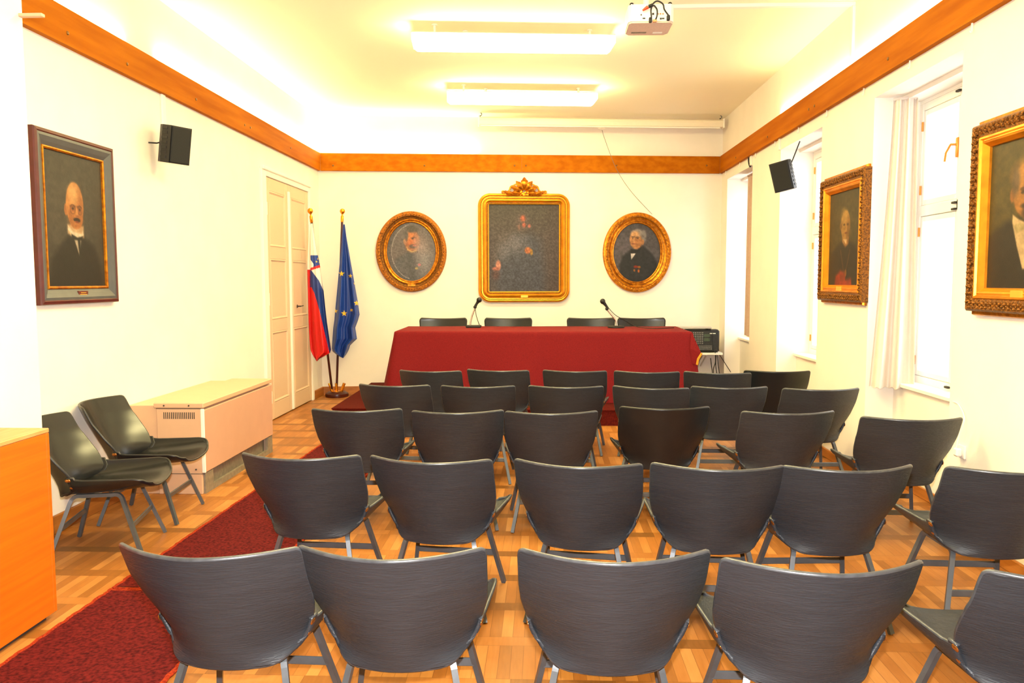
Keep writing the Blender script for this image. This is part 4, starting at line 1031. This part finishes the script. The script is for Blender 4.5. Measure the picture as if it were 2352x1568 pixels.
cs2 = Vector((2.41, 8.08, 2.64)); speaker(cs2, math.radians(-33), math.radians(8), 'black loudspeaker hanging in front of the second window on the right', (R+.02, 8.2, 3.0), -.2)
mb = MB(); a = onx(371, 219, -L); mb.box((-L, a.y-.03, 2.74), (-L+.02, a.y+.03, B0), .004); tag(mb.build('cable_duct', MAT['white']), 'short white cable duct above the left loudspeaker', 'cable duct')
mb = MB(); a = onx(1793, 318, R); mb.box((R-.02, a.y-.02, NZ-.0), (R, a.y+.02, B0), .003); tag(mb.build('cable_duct', MAT['white']), 'short white cable duct under the rail above the right loudspeaker', 'cable duct')
mb = MB(); a = onx(1727, 355, R); b = onx(1727, 379, R); mb.box((R-.02, a.y-.03, b.z), (R, a.y+.03, B0), .003); o_ = mb.build('cable_duct', MAT['white']); tag(o_, 'short white cable duct with black wire under the rail near the back corner', 'cable duct')
mb = MB(); mb.tube(smooth_path([(R-.01, a.y+.12, B0), (R-.01, a.y+.11, B0-.06), (R-.01, a.y+.05, b.z-.01), (R-.01, a.y, b.z-.012)], 5), .008, 6); mb.build('wire', MAT['blackrub'], o_, True)
# ceiling duct for the projector
mb = MB(); mb.box((1.02, 6.78, C-.03), (R, 6.83, C), .004, M=Matrix()); mb.box((R-.025, 6.78, B1), (R, 6.83, C-.03), .004); tag(mb.build('cable_duct', MAT['white']), 'long white cable duct running from the projector across the ceiling to the right wall', 'cable duct')
# hooks under right rail
for k, (u, v) in enumerate(((1667, 391), (1699, 371), (1735, 350), (1780, 323), (1834, 290), (1899, 252), (1984, 200), (2090, 137), (2233, 52))):
    a = onx(u, v, R-.012)
    mb = MB(); mb.tube(smooth_path([(a.x, a.y, B0), (a.x, a.y, B0-.04), (a.x-.006, a.y, B0-.055), (a.x-.012, a.y, B0-.045)], 4), .006, 6)
    tag(mb.build('rail_hook', MAT['white'], None, True), 'small white hook under the wooden rail on the right wall', 'hook', 'white hooks under the right rail')

# ------------------------------------------------------------------ curtains
def curtain(name, label, a, b, ztop, zbot, mat, amp, nf, sway, n=70):
    """a,b top ends; sway moves the bottom ends"""
    r = thing(name, label, 'curtain', (a+b)/2); r.location = (a.x, a.y, zbot); OFF[r.name] = Vector((a.x, a.y, zbot))
    P = []; d = (b-a); nrm = Vector((-d.y, d.x, 0)).normalized()
    for z in np.linspace(ztop, zbot, 24):
        t_ = (ztop-z)/(ztop-zbot); row = []
        for i in range(n):
            s_ = i/(n-1); p = a.lerp(b, s_)+(sway[0]*(1-s_)+sway[1]*s_)*t_**1.3
            q = p+nrm*amp*(.45+.75*t_)*math.sin(s_*nf*2*pi+.6+t_*.5)+nrm*.25*amp*math.sin(s_*nf*4.7*pi)
            row.append((q.x, q.y, z+(.006*math.sin(s_*40) if t_ > .99 else 0)))
        P.append(row)
    mb = MB(); mb.grid(P); mb.build('fabric', mat, r, 'all')
    mb = MB(); mb.tube([(a.x, a.y, ztop+.01), (b.x, b.y, ztop+.01)], .012, 6); mb.build('heading', mat, r, True)
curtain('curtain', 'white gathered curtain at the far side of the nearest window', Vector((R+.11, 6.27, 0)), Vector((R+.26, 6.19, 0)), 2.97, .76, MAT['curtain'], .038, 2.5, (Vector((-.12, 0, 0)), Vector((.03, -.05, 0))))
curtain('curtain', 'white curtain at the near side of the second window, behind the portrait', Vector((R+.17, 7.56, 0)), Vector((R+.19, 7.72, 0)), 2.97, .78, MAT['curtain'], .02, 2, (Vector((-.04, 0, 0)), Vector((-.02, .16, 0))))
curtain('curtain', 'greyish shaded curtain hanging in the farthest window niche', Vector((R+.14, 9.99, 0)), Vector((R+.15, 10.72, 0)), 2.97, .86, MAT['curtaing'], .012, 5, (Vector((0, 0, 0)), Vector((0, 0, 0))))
# socket plug on right wall
r = thing('wall_socket', 'small white wall socket with plug on the right wall behind the chairs', 'socket', (R, 4.87, .55))
mb = MB(); mb.box((R-.012, 4.83, .51), (R, 4.91, .59), .003); mb.build('socket_plate', MAT['white'], r)
mb = MB(); mb.box((R-.05, 4.845, .52), (R-.0125, 4.895, .575), .01); mb.build('plug', MAT['white'], r)
mb = MB(); mb.tube(smooth_path([(R-.04, 4.87, .575), (R-.03, 4.86, .66), (R-.015, 4.84, .76), (R-.008, 4.92, .83), (R-.006, 5.0, .84)], 5), .004, 6); mb.build('cord', MAT['white'], r, True)

# ------------------------------------------------------------------ projection screen
sl_, sr_ = onback(1098, 275, .30), onback(1662, 281, .30)
root = thing('projection_screen', 'rolled-up white projection screen case hanging under the ceiling over the back wall', 'projection screen', sl_)
zc = 3.775
a = Vector((sl_.x, sl_.y, zc)); b = Vector((sr_.x, backy(sr_.x, .30), zc)); ln = (b-a).length; Mx = T(*a) @ Rz(math.atan2(b.y-a.y, b.x-a.x))
mb = MB(Mx); 
prof = [(-.045, .035), (-.055, .0), (-.045, -.05), (-.01, -.062), (.03, -.055), (.045, -.02), (.045, .045), (.0, .06)]
P = [[(x, y_, z_) for y_, z_ in prof] for x in (.02, ln-.02)]; mb.grid(P, closed=True); mb.build('case', MAT['case'], root)
for x0_, x1_ in ((0, .02), (ln-.02, ln)):
    mb = MB(Mx); mb.box((x0_, -.058, -.066), (x1_, .05, .064), .005); mb.build('end_cap', MAT['white'], root)
mb = MB(Mx); mb.box((.03, -.052, -.075), (ln-.06, -.03, -.055), .004); mb.build('bottom_bar', MAT['white'], root)
for x in (.03, ln-.05):
    mb = MB(Mx); mb.tube(smooth_path([(x, 0, C-zc), (x+.02, 0, C-zc-.012), (x+.02, 0, C-zc-.03), (x, 0, C-zc-.04)], 4), .006, 6); mb.tube([(x, 0, C-zc-.035), (x, 0, .06)], .008, 8); mb.build('hook', MAT['steel'], root, True)
mb = MB(Mx); xx = ln*.497; mb.tube([(xx-.05, -.04, -.085), (xx, -.04, -.07), (xx+.05, -.04, -.085), (xx, -.04, -.105), (xx-.05, -.04, -.085)], .005, 6); mb.build('pull_handle', MAT['white'], root, True)
pts = [Mx @ Vector((xx, -.04, -.10))]+[onback(u, v, o_) for u, v, o_ in ((1390, 322, .25), (1416, 388, .12), (1450, 440, .06), (1498, 492, .02))]
mb = MB(); mb.tube(smooth_path(pts, 6), .0035, 6); mb.build('pull_cord', MAT['greybase'], root, True)

# ------------------------------------------------------------------ projector
pz0, pz1 = 3.45, 3.58
pc = Vector((.78, 6.0, pz0)); r = thing('projector', 'white ceiling projector with black cables at the back', 'projector', pc)
poly = [(.635, 5.86), (.92, 5.86), (.94, 5.89), (.94, 6.12), (.91, 6.16), (.64, 6.16), (.615, 6.12), (.615, 5.89)]
mb = MB(); mb.prism(poly, pz0+.012, pz1); mb.build('case', MAT['projector'], r)
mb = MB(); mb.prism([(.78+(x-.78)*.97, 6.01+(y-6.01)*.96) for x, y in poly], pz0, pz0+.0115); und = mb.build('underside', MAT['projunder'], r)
mb = MB(); mb.box((.66, 6.07, pz0-.002), (.77, 6.10, pz0)); mb.build('vent_grille', MAT['greybase'], und)
mb = MB(); mb.box((.82, 6.08, pz0-.002), (.89, 6.11, pz0)); mb.build('sticker', MAT['white'], und)
mb = MB(); yf = 5.858
for x, z, w, hh in ((.705, .055, .008, .01), (.725, .03, .02, .008), (.79, .06, .014, .014), (.862, .027, .018, .008), (.845, .026, .012, .012), (.89, .025, .006, .006)): mb.box((x-w/2, yf-.003, pz0+z-hh/2), (x+w/2, yf, pz0+z+hh/2))
mb.build('ports', MAT['blackrub'], r)
mb = MB()
for k in range(3): mb.ball((.825+k*.018, yf, pz0+.06), .006, 5)
mb.build('audio_jacks', MAT['ring'], r)
mb = MB(); mb.tube([(.76, 6.02, pz1), (.76, 6.02, C-.012)], .022, 12); mb.box((.70, 5.96, C-.012), (.82, 6.08, C), .003); mb.box((.68, 5.95, pz1), (.86, 6.1, pz1+.012), .003); mb.build('ceiling_mount', MAT['white'], r, True)
for x in (.64, .915):
    mb = MB(); mb.tube(smooth_path([(x-.012, 5.90, pz1), (x-.008, 5.89, pz1+.015), (x+.008, 5.89, pz1+.015), (x+.012, 5.90, pz1)], 3), .005, 6); mb.build('mount_arm', MAT['blackrub'], r, True)
def pc_(u, v, dy=0): return ony(u, v, 5.84+dy)
for pts in ([pc_(1497, 13), pc_(1495, 25, -.02), pc_(1496, 38, -.02), pc_(1495, 46)], [pc_(1502, 12), pc_(1509, 22, -.02), pc_(1509, 36, -.02), pc_(1505, 47)], [pc_(1497, 12), pc_(1505, 4, -.01), pc_(1513, 3, -.01), pc_(1523, 10, -.01), pc_(1526, 22, -.01), pc_(1536, 36)]):
    mb = MB(); mb.tube(smooth_path(pts, 6), .0055, 8); mb.build('cable', MAT['blackrub'], r, True)
for u, v in ((1494, 46), (1535, 41)):
    a = pc_(u, v); mb = MB(); mb.box((a.x-.011, a.y-.012, a.z-.018), (a.x+.011, a.y+.014, a.z+.018), .004); mb.build('connector', MAT['blackrub'], r)
a = pc_(1504, 48); mb = MB(); mb.box((a.x-.014, a.y-.01, a.z-.009), (a.x+.014, a.y+.014, a.z+.009), .003); mb.build('connector', MAT['ring'], r)
mb = MB(); mb.tube([pc_(1500, 11), pc_(1490, 15)], .012, 8); mb.build('cable_sleeve', MAT['blackrub'], r, True)
mb = MB(); mb.tube([pc_(1488, 16), pc_(1482, 20), pc_(1476, 24)], [.013, .010, .006], 8); mb.build('loose_plug', MAT['red'], r, True)

# ------------------------------------------------------------------ mixer, shelf, cables
MY = 11.08
def my(u, v, dy=0): return ony(u, v, MY+dy)
s0, s1 = my(1545, 811), my(1660, 815)
r = thing('wall_shelf', 'white shelf in the back right corner carrying the mixer', 'shelf', (2.2, 11.2, s1.z))
mb = MB(); mb.prism([(1.86, MY), (s1.x, MY), (s1.x, backy(s1.x)), (1.86, backy(1.86))], s1.z, s1.z+.03); mb.build('board', MAT['white'], r)
for x in (1.95, 2.30):
    mb = MB(); mb.box((x-.012, MY+.06, s1.z-.012), (x+.012, backy(x), s1.z)); mb.tube([(x, MY+.08, s1.z-.012), (x, backy(x)-.012, s1.z-.2)], .012, 6); mb.build('bracket', MAT['white'], r)
ZS = s1.z+.03
mt_ = my(1590, 757); mbx = my(1653, 809)
x0, x1, z0, z1 = 1.99, mbx.x, ZS+.004, mt_.z
r = thing('mixer', 'black powered audio mixer standing on the white shelf', 'mixer', (2.2, MY+.1, ZS))
mb = MB(); mb.box((x0, MY+.015, z0), (x1, MY+.20, z1), .022); mb.build('case', MAT['black'], r)
mb = MB(); mb.box((x0+.02, MY+.006, z0+.025), (x1-.03, MY+.0149, z1-.03), .002); fpn = mb.build('front_panel', pmat('mixer_panel', (40, 44, 44), .5, col2=(26, 28, 30), vscale=40), r)
mb = MB()
pw = x1-x0-.05; ph = z1-z0-.055
for i in range(9):
    for j in range(7):
        xx = x0+.03+pw*.52*(i+.5)/9; zz = z0+.03+ph*(.32+.66*(j+.5)/7); mb.lathe([(.008, 0), (.007, .008), (0, .009)], 8, T(xx, MY+.006, zz) @ Matrix.Rotation(pi/2, 4, 'X'))
for i in range(10):
    for j in range(3):
        xx = x0+.03+pw*(.38+.42*(i+.5)/10); zz = z0+.03+ph*(.03+.24*(j+.5)/3); mb.lathe([(.006, 0), (.006, .005), (0, .006)], 8, T(xx, MY+.006, zz) @ Matrix.Rotation(pi/2, 4, 'X'))
mb.build('control_knobs', pmat('grey_knobs', (150, 150, 148), .5, var=.4, vscale=60), fpn, True)
mb = MB(); mb.box((x0+pw*.60, MY+.003, z0+ph*.82), (x0+pw*.80, MY+.006, z0+ph*.97)); mb.box((x0+pw*.60, MY+.003, z0+ph*.60), (x0+pw*.80, MY+.006, z0+ph*.76)); mb.build('display', pmat('lcd_green', (62, 78, 62), .4, var=.1), fpn)
mb = MB(); mb.box((x1-.14, MY+.003, z1-.058), (x1-.06, MY+.006, z1-.048)); mb.ball((x0+pw*.40, MY+.004, z0+ph*.26), .009, 5); mb.build('markings', MAT['white'], fpn)
lp = thing('laptop', 'flat closed silver laptop lying on top of the black mixer', 'laptop', (2.15, MY+.1, z1))
mb = MB(); mb.box((1.915, MY+.02, z1+.012), (2.36, MY+.24, z1+.038), .006); mb.build('lid', MAT['silver'], lp)
mb = MB(); 
for x in (1.94, 2.33): mb.box((x-.025, MY+.025, z1), (x+.025, MY+.22, z1+.012), .003)
mb.build('feet', MAT['dark'], lp)
for pts in ([(1632, 822), (1634, 838), (1637, 862)], [(1643, 812), (1643, 832), (1639, 846), (1639, 864)], [(1645, 815), (1644, 840), (1647, 864)], [(1648, 815), (1650, 840), (1653, 864)]):
    mb = MB(); mb.tube(smooth_path([my(u, v, -.02 if v < 812 else .03) for u, v in pts]+[my(pts[-1][0]+1, 895, .05)], 6), .006, 6)
    tag(mb.build('cable', MAT['blackrub'], None, True), 'dark cable hanging down below the white mixer shelf', 'cable', 'cables hanging below the mixer shelf')
mb = MB(); mb.tube(smooth_path([my(1637, 765, -.01), my(1636, 780, -.012), my(1640, 800, -.012), my(1643, 811, -.03)], 6), .005, 6); tag(mb.build('cable', MAT['blackrub'], None, True), 'black cable running down over the front of the mixer', 'cable')
mb = MB(); mb.tube([my(1653, 815, .02), my(1668, 838, .1), my(1682, 860, .2)], .005, 6); tag(mb.build('cable', MAT['blackrub'], None, True), 'thin dark cable slanting from the mixer shelf to the right wall', 'cable')

# ------------------------------------------------------------------ light
sc = bpy.context.scene
w = bpy.data.worlds.new('World'); sc.world = w; w.use_nodes = True
bg = w.node_tree.nodes['Background']; bg.inputs[0].default_value = (.93, .96, 1, 1); bg.inputs[1].default_value = 3.0
def area(name, loc, rot, sx, sy_, power, col, portal=False):
    l = bpy.data.lights.new(name, 'AREA'); l.shape = 'RECTANGLE'; l.size = sx; l.size_y = sy_; l.energy = power; l.color = col
    if portal: l.cycles.is_portal = True
    o = bpy.data.objects.new(name, l); COL.objects.link(o); o.location = loc; o.rotation_euler = rot; return o
for k, (a, b) in enumerate(NICHE):
    area('window_portal', (XO+.02, (a+b)/2, (SZ+NZ)/2), (0, pi/2, 0), NZ-SZ, b-a, 1, (1, 1, 1), True)
for y in (4.95, 2.75): area('ceiling_light', (-.25, y, C-.2), (0, 0, 0), 1.75, .28, 62, LAMP_COL[:3]); area('ceiling_light', (-.25, y, C-.19), (pi, 0, 0), 1.75, .28, 26, LAMP_COL[:3])
# fluorescent tubes hidden on top of the wooden rail, lighting the upper walls and the ceiling
CC = (1, .88, .46)
area('rail_light', (-L+.03, 8.6, B1+.012), (pi, 0, 0), .05, 4.4, 24, CC)
area('rail_light', (R-.03, 6.2, B1+.012), (pi, 0, 0), .05, 5.2, 13, CC)
x_ = -2.0; area('rail_light', (x_, backy(x_, .03), B1+.012), (pi, 0, BA), 2.1, .05, 17, CC)
area('rail_light', (-L+.03, 5.0, B1+.012), (pi, 0, 0), .05, 1.8, 5, CC)
l = bpy.data.lights.new('camera_flash', 'SPOT'); l.energy = 520; l.color = (1, .97, .94); l.shadow_soft_size = .025; l.spot_size = math.radians(100); l.spot_blend = .5
fo = bpy.data.objects.new('camera_flash', l); COL.objects.link(fo); fo.location = (0, .02, 1.74)
fo.rotation_euler = FW.to_track_quat('-Z', 'Y').to_euler()

# ------------------------------------------------------------------ camera
cam = bpy.data.cameras.new('Camera'); cam.sensor_width = 36; cam.sensor_fit = 'HORIZONTAL'; cam.lens = F/2352*36; cam.clip_start = .05
co = bpy.data.objects.new('Camera', cam); COL.objects.link(co)
Mc = Matrix((RT, UP, -FW)).transposed().to_4x4(); Mc.translation = CAM; co.matrix_world = Mc
sc.camera = co
sc.view_settings.view_transform = 'Standard'; sc.view_settings.look = 'None'; sc.view_settings.exposure = 0.92; sc.view_settings.gamma = 1.0
sc.cycles.max_bounces = 8; sc.cycles.diffuse_bounces = 5; sc.cycles.sample_clamp_indirect = 6
